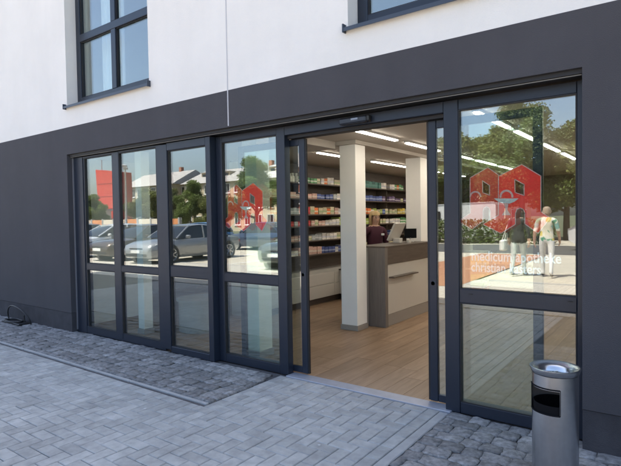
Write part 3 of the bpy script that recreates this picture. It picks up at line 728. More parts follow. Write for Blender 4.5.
def ring(c, r0, r1, a0, a1, n_=14):
    o = [(c[0] + r1 * math.cos(R(a0 + (a1 - a0) * k / n_)), c[1] - r1 * math.sin(R(a0 + (a1 - a0) * k / n_))) for k in range(n_ + 1)]
    i = [(c[0] + r0 * math.cos(R(a0 + (a1 - a0) * k / n_)), c[1] - r0 * math.sin(R(a0 + (a1 - a0) * k / n_))) for k in range(n_ + 1)]
    return o + i[::-1]
def emblem(dx, dz, label):
    yb = 0.1985
    c = cropv((300, 430)); t = thing('window_emblem', (c.x + dx, yb, c.z + dz), label, 'emblem', 'red emblems on the shopfront glass')
    sm = [xf(p) for p in big]; sh_ = [xf(p) for p in hole]
    flat_poly('rear_letter', sm, [sh_], yb + .0060, LOGO_D, t, dx, dz); outline([sm, sh_], yb + .0050, LOGO_P, t, .0028, dx, dz)
    flat_poly('front_letter', big, [hole], yb + .0030, LOGO_R, t, dx, dz); outline([big, hole], yb + .0020, LOGO_P, t, .0028, dx, dz)
    flat_poly('bowl', [(212,238),(348,238),(325,256),(300,266),(260,266),(236,256)], [], yb + .0010, LOGO_W, t, dx, dz)
    flat_poly('snake', ring((281, 228), 27, 38, -10, 190), [], yb + .0012, LOGO_P, t, dx, dz)
    flat_poly('stem', [(268,268),(292,268),(286,300),(305,330),(255,330),(276,300)], [], yb + .0011, LOGO_P, t, dx, dz)
    flat_poly('snake', ring((110, 230), 24, 33, 0, 180), [], yb + .0043, LOGO_P, t, dx, dz)
emblem(0, 0, 'red double letter emblem on the glass beside the waste bin, above white lettering')
a = cropv((150, 380)); b_ = on_y(234, 224.8, .196)
emblem(b_.x - a.x, b_.z - a.z, 'red double letter emblem on the glass between shop window and open door, no lettering')
TXT = mat('white_foil', (.88, .88, .88), .5)
def text(s, x, z, size, label, wmax=None):
    c = bpy.data.curves.new('lettering', 'FONT'); c.body = s; c.size = size; c.resolution_u = 3; c.extrude = .0003; c.offset = size * .016
    o = bpy.data.objects.new('tmp', c); COL.objects.link(o); bpy.context.view_layer.update()
    me = bpy.data.meshes.new_from_object(o.evaluated_get(bpy.context.evaluated_depsgraph_get())); bpy.data.objects.remove(o)
    xs = [v.co.x for v in me.vertices]; k = wmax / (max(xs) - min(xs)) if wmax else 1
    for v in me.vertices: v.co.x = (v.co.x - min(xs)) * k
    me.materials.clear(); me.materials.append(TXT); me.polygons.foreach_set('material_index', [0] * len(me.polygons))
    q = bpy.data.objects.new('lettering', me); COL.objects.link(q); q.rotation_euler = (math.pi / 2, 0, 0); q.location = (x, .1995, z); prop(q, label, 'lettering')
text('medicum apotheke', -1.348, 1.206, .106, 'upper line of white lettering, medicum apotheke, on the glass', .635)
text('christian kasters', -1.352, 1.121, .106, 'lower line of white lettering, christian kasters, on the glass', .505)

# ------------------------------------------------------------------ waste bin and cable by the wall
BX, BY, BR, BT = -0.603, -0.59, 0.121, 0.69
bn = thing('ash_bin', (BX, BY, 0), 'round brushed steel waste bin with ashtray top by the shopfront', 'waste bin')
b = MB(); N = 64
prof = [(BR * .97, .012), (BR, .03)] + [(BR, .03 + (.60 - .03) * k / 30) for k in range(1, 31)] + [(BR, .655)]
fa = math.atan2(CAM.y - BY, CAM.x - BX) - R(38)      # slot faces the pavement
def skip(i, k):
    t = (2 * math.pi * (k + .5) / N - fa + math.pi) % (2 * math.pi) - math.pi
    z = (prof[i][1] + prof[i + 1][1]) / 2
    return abs(t) < R(52) and .455 < z < .585
b.lathe(prof, N, BX, BY, skip=skip); b.build('body', STEEL, bn, smooth=True, autos=40)
MB().lathe([(0, .03), (BR * .93, .03), (BR * .93, .492), (BR * .90, .492), (BR * .90, .40), (0, .38)], 48, BX, BY).build('inner_bucket', mat('matt_black', (.008, .008, .009), .9, spec=.1), bn, smooth=True, autos=40); MB().lathe([(BR * .985, .03), (BR * .985, .64)], 64, BX, BY, skip=lambda i, k: abs((2 * math.pi * (k + .5) / 64 - fa + math.pi) % (2 * math.pi) - math.pi) < R(52)).build('liner', DSTEEL, bn, smooth=True)
b = MB()      # rim round the slot
for z in (.446, .588):
    b.tube([(BX + (BR + .001) * math.cos(fa + R(t)), BY + (BR + .001) * math.sin(fa + R(t)), z) for t in range(-50, 51, 4)], .004, 6)
for t in (-50.6, 50.6): b.tube([(BX + (BR + .001) * math.cos(fa + R(t)), BY + (BR - .001) * math.sin(fa + R(t)), z) for z in (.446, .588)], .002, 6)
b.build('slot_rim', mat('matt_black', (.008, .008, .009), .9, spec=.1), bn)
MB().lathe([(BR - .003, .655), (BR + .004, .660), (BR + .013, .684), (BR + .013, .690), (BR + .007, .692), (BR - .030, .676), (BR * .60, .664), (BR * .56, .636), (0, .636)], 64, BX, BY).build('ashtray_top', STEEL, bn, smooth=True, autos=50)
MB().lathe([(BR * .55, .6385), (BR * .5, .643), (0, .6475)], 32, BX, BY).build('ash_sand', mat('ash', (.03, .03, .03), .9, bump=.5), bn)
b = MB()
for k in range(3):
    t = k * 1.9; r_ = BR * (.2 + .08 * k); b.tube([(BX + r_ * math.cos(t), BY + r_ * math.sin(t), .651), (BX + r_ * math.cos(t) + .018, BY + r_ * math.sin(t) + .008, .654)], .003, 6)
b.build('cigarette_ends', mat('paper_white', (.6, .57, .5), .8), bn)
MB().lathe([(BR * .8, .0005), (BR + .006, .0005), (BR + .006, .022), (BR * .98, .024)], 48, BX, BY).build('base_ring', BLACKP, bn)

cbx = thing('cable_loop', (-8.35, -0.14, 0), 'black cable bent into a loop over a flat black box by the wall', 'cable')
b = MB(); P = []
for k in range(25):
    t = math.pi * (1.18 - 1.34 * k / 24)
    P.append((-8.44 + .43 * math.cos(t), -.10 - .05 * math.sin(t * 1.4), .06 + .20 * math.sin(t) + (.05 if k > 18 else 0) * 0))
P = [(-8.62, -.16, .02), (-8.78, -.14, .022)] + P + [(-8.10, -.12, .02), (-8.2, -.16, .02)]
b.tube(P, .011, 8); b.build('cable', BLACKP, cbx, smooth=True)
MB().box(-8.66, -8.08, -.235, -.05, .006, .030, 0, .006).build('flat_box', BLACKP, cbx); MB().tube([(-8.20, -.10, .03), (-8.205, -.10, .13)], .012, 8).build('plug', BLACKP, cbx)
b = MB()
for r_ in (.15, .17):
    b.tube([(-8.42 + r_ * 1.3 * math.cos(t * .3), -.15 + r_ * .55 * math.sin(t * .3), .04 + .004 * math.sin(t)) for t in range(21)], .009, 6, closed=True)
b.build('cable_coil', BLACKP, cbx, smooth=True)

# ------------------------------------------------------------------ the place opposite, which the glass shows
CARGL = mat('car_glass', (.012, .015, .018), .04, spec=.8); TYRE = mat('tyre_rubber', (.014, .014, .015), .8); RIM = mat('alloy', (.45, .46, .48), .3, .9)
LENS = mat('headlamp_lens', (.6, .62, .65), .05, spec=.9); REDL = mat('tail_lamp', (.25, .012, .012), .15); PLATE = mat('number_plate', (.7, .7, .68), .4)
def paint(name, c): return mat('paint_' + name, c, .28, .35, coat=1.0)
def loft(secs):
    b = MB(); n_ = len(secs[0])
    for s in secs: b.v += s
    for i in range(len(secs) - 1):
        for k in range(n_ - 1): b.f.append((i*n_ + k, i*n_ + k + 1, (i+1)*n_ + k + 1, (i+1)*n_ + k)); b.mi.append(0)
    b.f.append(tuple(range(n_))[::-1]); b.f.append(tuple((len(secs) - 1) * n_ + k for k in range(n_))); b.mi += [0, 0]; return b
def car(loc, rotz, kind, col, label, group, cat='car'):
    P = paint(*col)
    L, W, H, belt, hood, clear = {'suv': (4.45, 1.84, 1.66, 1.02, .98, .26), 'hatch': (4.0, 1.74, 1.47, .92, .84, .2), 'sedan': (4.6, 1.80, 1.44, .90, .82, .2)}[kind]
    t = thing('parked_car', loc, label, cat, group, rotz=rotz if rotz else 1e-6)
    h = W / 2; ws = {'suv': .55, 'hatch': .55, 'sedan': .45}[kind]; re = {'suv': -L/2 + .12, 'hatch': -L/2 + .16, 'sedan': -L/2 + .75}[kind]
    # lower body: stations along y from tail to nose: (y, half width, z bottom, z top)
    st = [(-L/2, h*.80, .42, belt*.86), (-L/2+.06, h*.90, .34, belt*.96), (-L/2+.35, h*.98, clear, belt), (-L/2+1.2, h, clear, belt+.02), (0, h, clear, belt+.01),
          (L/2-1.35, h, clear, belt), (L/2-1.1, h*.995, clear, hood+.05), (L/2-.5, h*.97, clear, hood), (L/2-.12, h*.88, clear+.04, hood-.10), (L/2-.02, h*.78, clear+.12, hood-.22), (L/2, h*.70, clear+.2, hood-.32)]
    secs = []
    for y, hw, z0, z1 in st:
        zm = z0 + (z1 - z0) * .55
        half = [(0, z0), (hw*.86, z0), (hw*.97, z0 + (z1-z0)*.18), (hw, zm), (hw*.985, z0 + (z1-z0)*.80), (hw*.93, z1-.02), (hw*.80, z1+.015), (0, z1+.035)]
        secs.append([(x, y, z) for x, z in half] + [(-x, y, z) for x, z in half[-2:0:-1]] + [(0, y, z0)])
    loft(secs).build('body', P, t, smooth=True, autos=38, local=True)
    # glasshouse
    yf, yr = L/2 - 1.18, re; yfr, yrr = yf - ws - .35, yr + (.28 if kind != 'sedan' else .75)
    cs = []
    for y, zt in ((yr, belt + .03), (yr + (yrr - yr)*.55, belt + (H-belt)*.72), (yrr, H-.05), ((yrr+yfr)/2, H-.028), (yfr, H-.06), (yfr + (yf-yfr)*.5, belt + (H-belt)*.55), (yf, belt + .02)):
        zb = belt - .02; f = (zt - zb) / (H - zb); hw0, hw1 = h*.90, h*(.90 - .20*f)
        half = [(0, zb), (hw0, zb), (hw0 - (hw0-hw1)*.5, zb + (zt-zb)*.5), (hw1, zt - .03*f), (hw1*.86, zt), (0, zt + .012)]
        cs.append([(x, y, z) for x, z in half] + [(-x, y, z) for x, z in half[-2:0:-1]] + [(0, y, zb)])
    loft(cs).build('windows', CARGL, t, smooth=True, autos=30, local=True)
    rf = []
    for y, zt in ((yrr - .06, H-.06), (yrr + .2, H-.02), ((yrr+yfr)/2, H), (yfr - .12, H-.025), (yfr + .04, H-.06)):
        hw = h*.715
        rf.append([(-hw, y, zt-.03), (-hw*.86, y, zt+.008), (0, y, zt+.022), (hw*.86, y, zt+.008), (hw, y, zt-.03), (0, y, zt-.04)])
    loft(rf).build('roof', P, t, smooth=True, autos=40, local=True)
    for s in (-1, 1):     # pillars
        for (ya, za), (yb, zb) in (((yf - .02, belt + .03), (yfr, H - .05)), ((yr + .02, belt + .05), (yrr, H - .05)), (((yf + yr)/2 - .1, belt), ((yf + yr)/2 - .16, H - .04))):
            MB().tube([(s*h*.905, ya, za), (s*h*.81, (ya + yb)/2, (za + zb)/2), (s*h*.715, yb, zb)], .032, 6).build('pillar', P, t, local=True)
    wr = .33 if kind != 'suv' else .36
    for s in (-1, 1):
        for y in (L/2 - .86, -L/2 + .82):
            MB().tube([(s*(h-.20), y, wr), (s*(h+.012), y, wr)], wr + .055, 22).build('wheel_arch', BLACKP, t, local=True)
            wl = MB().tube([(s*(h-.16), y, wr), (s*(h-.02), y, wr), (s*(h+.022), y, wr)], [wr, wr, wr-.035], 22).build('wheel', TYRE, t, local=True)
            b = MB().tube([(s*(h+.012), y, wr), (s*(h+.028), y, wr)], wr*.26, 12)
            for k in range(7):
                a = 2*math.pi*k/7; b.tube([(s*(h+.018), y, wr), (s*(h+.026), y + wr*.68*math.cos(a), wr + wr*.68*math.sin(a))], .030, 5)
            b.tube([(s*(h+.024), y + wr*.70*math.cos(2*math.pi*k/20), wr + wr*.70*math.sin(2*math.pi*k/20)) for k in range(20)], .022, 5, closed=True)
            b.build('rim', RIM, wl, local=True)
        hl = MB(); z = hood - .20
        hl.v = [(s*h*.45, L/2-.045, z), (s*h*.84, L/2-.13, z+.02), (s*h*.90, L/2-.30, z+.12), (s*h*.50, L/2-.10, z+.10), (s*h*.45, L/2-.2, z), (s*h*.84, L/2-.3, z+.02), (s*h*.86, L/2-.5, z+.10), (s*h*.50, L/2-.3, z+.09)]
        hl.f = [(0,1,2,3),(4,7,6,5),(0,4,5,1),(1,5,6,2),(2,6,7,3),(3,7,4,0)]; hl.mi = [0]*6; hl.build('headlight', LENS, t, local=True)
        MB().box(s*h*.62, s*h*.90, -L/2 - .01, -L/2 + .12, belt*.70, belt*.84, 0, .01).build('tail_light', REDL, t, local=True)
        MB().box(s*(h-.02), s*(h+.17), yf - .52, yf - .40, belt + .01, belt + .14, 0, .03).build('mirror', P, t, local=True)
        MB().box(s*(h-.004), s*(h+.012), -.25, -.08, belt - .14, belt - .115, 0, .004).build('door_handle', RIM, t, local=True)
    MB().box(-h*.42, h*.42, L/2 - .06, L/2 - .008, hood - .34, hood - .20, 0, .012).build('grille', BLACKP, t, local=True)
    MB().box(-h*.66, h*.66, L/2 - .10, L/2 + .012, clear + .10, clear + .22, 0, .02).build('bumper_intake', BLACKP, t, local=True)
    MB().box(-.26, .26, L/2 + .012, L/2 + .024, clear + .235, clear + .345, 0, .002).build('number_plate', PLATE, t, local=True)
    return t
G1 = 'cars parked with their noses to the pharmacy'
car((-21.6, -9.3, -.03), R(2), 'hatch', ('white', (.72, .72, .71)), 'white hatchback parked beyond the bronze saloon in the row facing the shop window', G1)
car((-18.75, -9.4, -.03), R(-1), 'sedan', ('bronze', (.06, .035, .02)), 'bronze brown saloon parked between the white hatchback and the silver saloon', G1)
car((-16.2, -9.35, -.03), R(-3), 'sedan', ('silver', (.27, .28, .29)), 'silver saloon parked beside the bronze saloon', G1)
car((-10.0, -9.5, -.03), R(-1), 'hatch', ('dark_grey', (.07, .08, .08)), 'dark grey hatchback parked nearest to the red brick path', G1)
G2 = 'cars parked along the road opposite'
car((-30.0, -15.6, -.03), R(88), 'sedan', ('sand', (.42, .34, .26)), 'sand coloured saloon parked by the street lamp', G2)
car((-22.5, -15.6, -.03), R(91), 'hatch', ('blue', (.05, .16, .34)), 'bright blue hatchback parked beside the road', G2)
car((-35.5, -15.7, -.03), R(90), 'hatch', ('pale_blue', (.40, .47, .52)), 'pale blue hatchback parked beyond the sand coloured saloon', G2)
car((-17.6, -15.7, -.03), R(89), 'sedan', ('navy', (.03, .05, .10)), 'dark navy saloon parked beside the road', G2)

# vans
def van(loc, rotz, label):
    P = paint('van_white', (.78, .77, .75)); t = thing('delivery_van', loc, label, 'van', 'white vans beyond the hedge', rotz=rotz if rotz else 1e-6)
    prof = [(-2.6, .3), (2.35, .3), (2.6, .45), (2.62, .95), (2.2, 1.15), (1.55, 2.1), (1.3, 2.35), (-2.5, 2.45), (-2.6, 2.3)]
    b = MB(); n_ = len(prof)
    for x, k in ((-.95, 1), (-1.0, .97), (1.0, .97), (.95, 1)): b.v += [(x, y, z if k == 1 or z < 1.2 else z - .02) for y, z in prof]
    for i in range(3):
        for k in range(n_): b.f.append((i*n_ + k, i*n_ + (k+1) % n_, (i+1)*n_ + (k+1) % n_, (i+1)*n_ + k)); b.mi.append(0)
    b.f.append(tuple(range(n_))); b.f.append(tuple(3*n_ + k for k in reversed(range(n_)))); b.mi += [0, 0]
    b.build('body', P, t, local=True)
    b = MB(); b.quad((-.85, 2.17, 1.2), (.85, 2.17, 1.2), (.8, 1.58, 2.09), (-.8, 1.58, 2.09)); 
    for v in range(4): b.v[v] = (b.v[v][0], b.v[v][1] + .03, b.v[v][2] + .02)
    b.build('windscreen', CARGL, t, local=True)
    for s in (-1, 1):
        MB().box(s*.985, s*1.012, .75, 1.55, 1.25, 1.95, 0, .005).build('side_window', CARGL, t, local=True)
        for y in (1.75, -1.6):
            wl = MB().tube([(s*.8, y, .34), (s*1.015, y, .34)], .34, 20).build('wheel', TYRE, t, local=True)
            MB().tube([(s*1.01, y, .34), (s*1.03, y, .34)], .2, 14).build('rim', RIM, wl, local=True)
        MB().box(s*.55, s*.9, 2.58, 2.64, .7, .9, 0, .02).build('headlight', LENS, t, local=True)
    return t
van((-11.5, -26.6, -.09), R(88), 'white delivery van parked behind the dark hedge, beside the other van')
van((-17.5, -26.8, -.09), R(91), 'second white delivery van behind the dark hedge, beneath the taller tree')
van((-1.6, -21.4, -.024), R(90), 'white delivery van driving on the road past the hedge end')

# trees, hedge
BARK = mat('bark', (.09, .07, .05), .9, var=.3, vscale=8, bump=.6, bscale=30)
LEAF = [mat('leaf_a', (.125, .165, .035), .6, var=.4, vscale=1.2, rnd=.35), mat('leaf_b', (.15, .165, .045), .6, var=.4, vscale=1.2, rnd=.35), mat('leaf_c', (.10, .135, .035), .6, var=.4, vscale=1.2, rnd=.35)]
for L_ in LEAF:
    n = L_.node_tree.nodes; l = L_.node_tree.links; b = n['Principled BSDF']; tl = n.new('ShaderNodeBsdfTranslucent'); mx = n.new('ShaderNodeMixShader'); mx.inputs[0].default_value = .4
    l.new(b.inputs['Base Color'].links[0].from_socket, tl.inputs[0]); l.new(b.outputs[0], mx.inputs[1]); l.new(tl.outputs[0], mx.inputs[2]); l.new(mx.outputs[0], n['Material Output'].inputs[0])
def tree_mesh(seed, h, rad, leaf, nleaf=36000):
    rr = random.Random(seed); t = MB(); tips = []
    top = h * .78
    t.tube([(0, 0, -.2), (rr.uniform(-.1, .1), rr.uniform(-.1, .1), h*.22), (rr.uniform(-.2, .2), rr.uniform(-.2, .2), h*.45), (rr.uniform(-.3, .3), rr.uniform(-.3, .3), top)], [h*.028, h*.022, h*.016, h*.006], 9)
    for k in range(13):
        a = k * 2.4 + rr.uniform(-.4, .4); z0 = h * rr.uniform(.22, .6); L = rad * rr.uniform(.6, 1.0) * (1.1 - .4 * (z0 / h))
        e = Vector((math.cos(a) * L, math.sin(a) * L, z0 + L * rr.uniform(.25, .9))); mid = Vector((e.x*.5, e.y*.5, z0 + (e.z - z0)*.35))
        t.tube([(0, 0, z0), mid, e], [h*.011, h*.008, h*.003], 6); tips += [e, (mid + e) / 2]
    tips += [Vector((rr.uniform(-.3, .3)*rad, rr.uniform(-.3, .3)*rad, h*rr.uniform(.7, .95))) for _ in range(8)]
    l = MB(); 
    for k in range(nleaf):
        c = rr.choice(tips); s = rad * rr.uniform(.22, .36)
        while True:
            d = Vector((rr.uniform(-1, 1), rr.uniform(-1, 1), rr.uniform(-1, 1)))
            if .2 < d.length <= 1: break
        p = c + Vector((d.x * s, d.y * s, d.z * s * .75))
        if p.z > h: p.z = h - rr.random() * .3
        u = Vector((rr.gauss(0, 1), rr.gauss(0, 1), rr.gauss(0, .6))).normalized(); v = u.cross(Vector((rr.gauss(0, 1), rr.gauss(0, 1), rr.gauss(0, 1)))).normalized()
        a, b = rr.uniform(.07, .13), rr.uniform(.045, .08)
        l.quad(p - u*a, p + v*b, p + u*a, p - v*b)
    return t, l
TREES = []
for k, (h, r_) in enumerate(((8.5, 3.3), (7.0, 3.0), (10.5, 3.8))):
    t, l = tree_mesh(k + 11, h, r_, 0)
    TREES.append((t, l))
tree_protos = {}
def tree(kind, loc, sc, rz, label):
    if kind not in tree_protos:
        o = thing('broadleaf_tree', loc, label, 'tree', 'trees opposite the pharmacy', rotz=rz or .01)
        t, l = TREES[kind]; t.build('trunk', BARK, o, smooth=True, local=True); l.build('crown', LEAF[kind], o, local=True)
        tree_protos[kind] = o
    else:
        o = copy_tree(tree_protos[kind]); o.location = loc; o.rotation_euler = (0, 0, rz); o['label'] = label
    o.scale = (sc, sc, sc * random.uniform(.93, 1.06)); return o
tree(2, (-8.3, -29.5, -.09), .78, .4, 'tall tree right behind the hedge, between the white vans')
tree(0, (-13.2, -31, -.09), .86, 1.4, 'round crowned tree behind the second white van')
tree(1, (-3.6, -30, -.09), 1.02, 2.4, 'bushy tree behind the white van on the road')
tree(0, (-18.6, -33, -.09), .95, 3.4, 'round crowned tree at the end of the hedge away from the road van')
tree(0, (-6.2, -31.5, -.09), .95, 5.0, 'round crowned tree close to the tall tree behind the hedge')
tree(1, (-10.6, -31.8, -.09), 1.05, 3.3, 'bushy tree behind the first white van')
tree(1, (-15.8, -32.4, -.09), 1.0, 4.9, 'bushy tree between the two round crowned trees behind the vans')
tree(2, (.6, -33, -.09), .9, 4.4, 'tall tree beyond the white van on the road')
tree(1, (-48.5, -30.5, -.09), .72, .9, 'bushy tree beside the street lamp, before the cream house')
tree(1, (-43.5, -30, -.09), .74, 2.9, 'bushy tree before the roof end of the cream house')
tree(0, (-38.5, -29, -.09), .62, 5.1, 'small round tree between the cream house and the long terrace')
tree(1, (-35, -28.5, -.09), .60, 4.0, 'small bushy tree in front of the long terrace')
tree(0, (-56.5, -29, -.09), .62, 2.0, 'small round tree beside the red tower')
tree(2, (-69, -31, -.09), .55, 3.0, 'small tree beyond the red tower')
tree(0, (seen_in_glass(256, 200, -29).x, -29, -.09), .80, 5.6, 'added round crowned tree darkening the reflection in front of the brick red house')  # added tree, screens the bright house so the emblem's pane reflects darker
def hedge(x0, x1, y, hgt, label):
    rr = random.Random(5); o = thing('hedge', ((x0 + x1) / 2, y, -.09), label, 'hedge')
    b = MB()
    for k in range(int((x1 - x0) * 420)):
        p = Vector((rr.uniform(x0, x1), y + rr.gauss(0, .28), -.05 + hgt * rr.random() ** .75 * (1 + .06 * math.sin(rr.random() * 6))))
        u = Vector((rr.gauss(0, 1), rr.gauss(0, 1), rr.gauss(0, 1))).normalized(); v = u.cross(Vector((rr.gauss(0, 1), rr.gauss(0, 1), rr.gauss(0, 1)))).normalized()
        a, c = rr.uniform(.06, .13), rr.uniform(.04, .07); b.quad(p - u*a, p + v*c, p + u*a, p - v*c)
    b.build('foliage', LEAF[2], o)
    s = MB()
    for k in range(int((x1 - x0) * 3)):
        x = x0 + .16 + k / 3; s.tube([(x, y, -.09), (x + rr.uniform(-.1, .1), y + rr.uniform(-.1, .1), hgt * .8)], [.025, .01], 5)
    s.build('stems', BARK, o)
hedge(-21, -5.6, -24.9, 1.35, 'dark clipped hedge along the far side of the road')

# street lamp with two heads
lp = seen_in_glass(127.8, 222, -17.1); lz = seen_in_glass(127.8, 167, -17.1).z
t = thing('street_lamp', (lp.x, -17.1, -.03), 'tall grey street lamp with two flat heads', 'street lamp', rotz=R(35))
LPM = mat('galvanised', (.45, .45, .46), .5, .5)
MB().tube([(0, 0, 0), (0, 0, 1.2), (0, 0, lz - .02)], [.085, .07, .045], 12).build('pole', LPM, t, local=True, smooth=True)
MB().tube([(-.75, 0, lz), (.75, 0, lz)], .03, 8).build('arm', LPM, t, local=True)
for s in (-1, 1): MB().box(s*.5, s*1.15, -.16, .16, lz - .04, lz + .08, 0, .03).build('lamp_head', LPM, t, local=True)
MB().box(-.1, .1, -.1, .1, -.02, .35, 0, .01).build('foot', LPM, t, local=True)

# houses across the road
CREAM = mat('cream_render', (.52, .43, .29), .9, var=.06, vscale=.6); PINKR = mat('salmon_render', (.60, .26, .17), .9, var=.06, vscale=.6)
ROOFM = mat('pale_roof', (.36, .34, .32), .8, var=.1, vscale=1.5); ROOFR = mat('tile_roof', (.36, .17, .11), .85, var=.15, vscale=2)
HGL = mat('house_glass', (.02, .025, .03), .05, spec=.8); WFR = mat('window_white', (.7, .69, .66), .5)
def house(x0, x1, y0, y1, hw, hr, floors, cols, wm, rm, label, dormers=0, rot=0.0):
    cx, cy = (x0 + x1) / 2, (y0 + y1) / 2
    t = thing('house', (cx, cy, -.09), label, 'house', rotz=rot or 1e-6); W, D = x1 - x0, y1 - y0
    MB().box(-W/2, W/2, -D/2, D/2, 0, hw).build('wall', wm, t, local=True)
    o = .45; b = MB(); b.v = [(-W/2-o, -D/2-o, hw-.15), (W/2+o, -D/2-o, hw-.15), (W/2+o, D/2+o, hw-.15), (-W/2-o, D/2+o, hw-.15), (-W/2-o*.5, 0, hw+hr), (W/2+o*.5, 0, hw+hr)]
    b.f = [(0,1,5,4),(2,3,4,5),(1,2,5),(3,0,4),(0,3,2,1)]; b.mi = [0]*5; rf = b.build('roof', rm, t, local=True)
    MB().box(W*.22, W*.22+.6, -.4, .2, hw+hr*.5, hw+hr+.7).build('chimney', ROOFR, rf, local=True)
    for f in range(floors):
        z = .9 + f * (hw - .4) / floors
        for c in range(cols):
            x = -W/2 + (c + .5) * W / cols
            if f == 0 and c == cols // 2:
                d = MB().box(x - .55, x + .55, D/2 + .003, D/2 + .06, .02, 2.2).build('door', ROOFR, t, local=True); MB().box(x + .38, x + .46, D/2 + .06, D/2 + .1, 1.0, 1.06).build('handle', RIM, d, local=True); continue
            fr = MB().box(x - .6, x - .5, D/2 + .003, D/2 + .07, z, z + 1.45).box(x + .5, x + .6, D/2 + .003, D/2 + .07, z, z + 1.45).box(x - .5, x + .5, D/2 + .003, D/2 + .07, z, z + .1).box(x - .5, x + .5, D/2 + .003, D/2 + .07, z + 1.35, z + 1.45).box(x - .03, x + .03, D/2 + .003, D/2 + .06, z + .1, z + 1.35).build('window', WFR, t, local=True)
            MB().box(x - .5, x + .5, D/2 + .004, D/2 + .02, z + .1, z + 1.35).build('pane', HGL, fr, local=True); MB().box(x - .68, x + .68, D/2 + .003, D/2 + .14, z - .08, z - .002).build('sill', WFR, fr, local=True)
        for c in range(2):       # gable windows on the side seen from the pharmacy
            y = (-.25 + .5 * c) * D
            fr = MB().box(W/2 + .003, W/2 + .06, y - .55, y - .45, z, z + 1.4).box(W/2 + .003, W/2 + .06, y + .45, y + .55, z, z + 1.4).box(W/2 + .003, W/2 + .06, y - .45, y + .45, z, z + .1).box(W/2 + .003, W/2 + .06, y - .45, y + .45, z + 1.3, z + 1.4).build('window', WFR, t, local=True)
            MB().box(W/2 + .004, W/2 + .02, y - .45, y + .45, z + .1, z + 1.3).build('pane', HGL, fr, local=True)
    for k in range(dormers):
        x = -W/2 + (k + .5) * W / dormers; yy = D/2 * .55; zz = hw + hr * .38
        d = MB().box(x - .7, x + .7, 0.2, yy, zz - .5, zz + .75).build('dormer', wm, t, local=True); MB().box(x - .45, x + .45, yy + .002, yy + .04, zz - .2, zz + .55).build('pane', HGL, d, local=True); MB().box(x - .85, x + .85, 0.1, yy + .2, zz + .752, zz + .85).build('dormer_roof', rm, d, local=True)
house(-79, -65.5, -57, -47.8, 7.6, 2.4, 3, 7, CREAM, ROOFM, 'cream three storey house with pale roof behind the bushy trees')
house(-63.5, -44.8, -58, -48.5, 7.4, 2.3, 3, 9, CREAM, ROOFM, 'long cream terrace with pale roof and dormers', 4)
house(-43.4, -33.2, -56, -47.5, 8.4, 2.3, 3, 5, mat('brick_red_render', (.44, .15, .09), .9, var=.06, vscale=.6), ROOFM, 'brick red house with pale roof beside the long cream terrace')
house(-23, -14, -56, -46, 5.0, 2.0, 2, 4, CREAM, ROOFR, 'cream house with red tiled roof behind the hedge trees')
house(-2, 9, -50, -40, 5.5, 3.0, 2, 4, PINKR, ROOFR, 'pink house with red tiled roof beyond the road van')
# red tower, low white hall, orange and white wall
tw = thing('red_tower', (-63, -36, -.09), 'tall red tower slab with a slanting edge and a mast', 'tower')
RT = mat('red_panel', (.50, .05, .035), .5, var=.05)
b = MB(); pr_ = [(-65.2, 0), (-60.2, 0), (-60.2, 8.2), (-66.0, 8.9)]
b.v = [(x, -36.8, z - .09) for x, z in pr_] + [(x, -35.2, z - .09) for x, z in pr_]
b.f = [(0,1,2,3),(4,7,6,5),(0,4,5,1),(1,5,6,2),(2,6,7,3),(3,7,4,0)]; b.mi = [0]*6; b.build('slab', RT, tw)
MB().tube([(-65.8, -36, 8.75), (-65.8, -36, 10.2)], .07, 8).build('mast', LPM, tw)
for k in range(4): box('joint_strip', -65.6 + .1, -60.25, -35.195, -35.17, 1.6 + k * 1.7, 1.66 + k * 1.7, mat('red_joint', (.25, .02, .02), .6), tw)
hl = thing('low_hall', (-70, -33, -.09), 'low flat roofed white hall beside the red tower', 'building')
box('wall', -78, -61.5, -34.6, -30, -.09, 3.0, WHITE_R, hl); box('roof', -78.3, -61.2, -34.62, -29.7, 3.002, 3.25, LPM, hl)
for k in range(6): box('window', -77 + k * 2.5, -75.3 + k * 2.5, -29.998, -29.95, 1.0, 2.3, HGL, hl)
ow = thing('boundary_wall', (-40, -25.2, -.09), 'low boundary wall of alternating orange and white panels along the road', 'wall')
for k in range(11): box('panel', -58 + k * 2, -56.02 + k * 2, -25.3, -25.1, -.09, 1.75, mat('orange_panel', (.60, .24, .09), .8) if k % 3 == 1 else mat('cream_panel', (.64, .56, .44), .8), ow)
for k in range(12): box('post', -58.12 + k * 2, -57.90 + k * 2, -25.34, -25.06, -.09, 1.85, KERBM, ow)

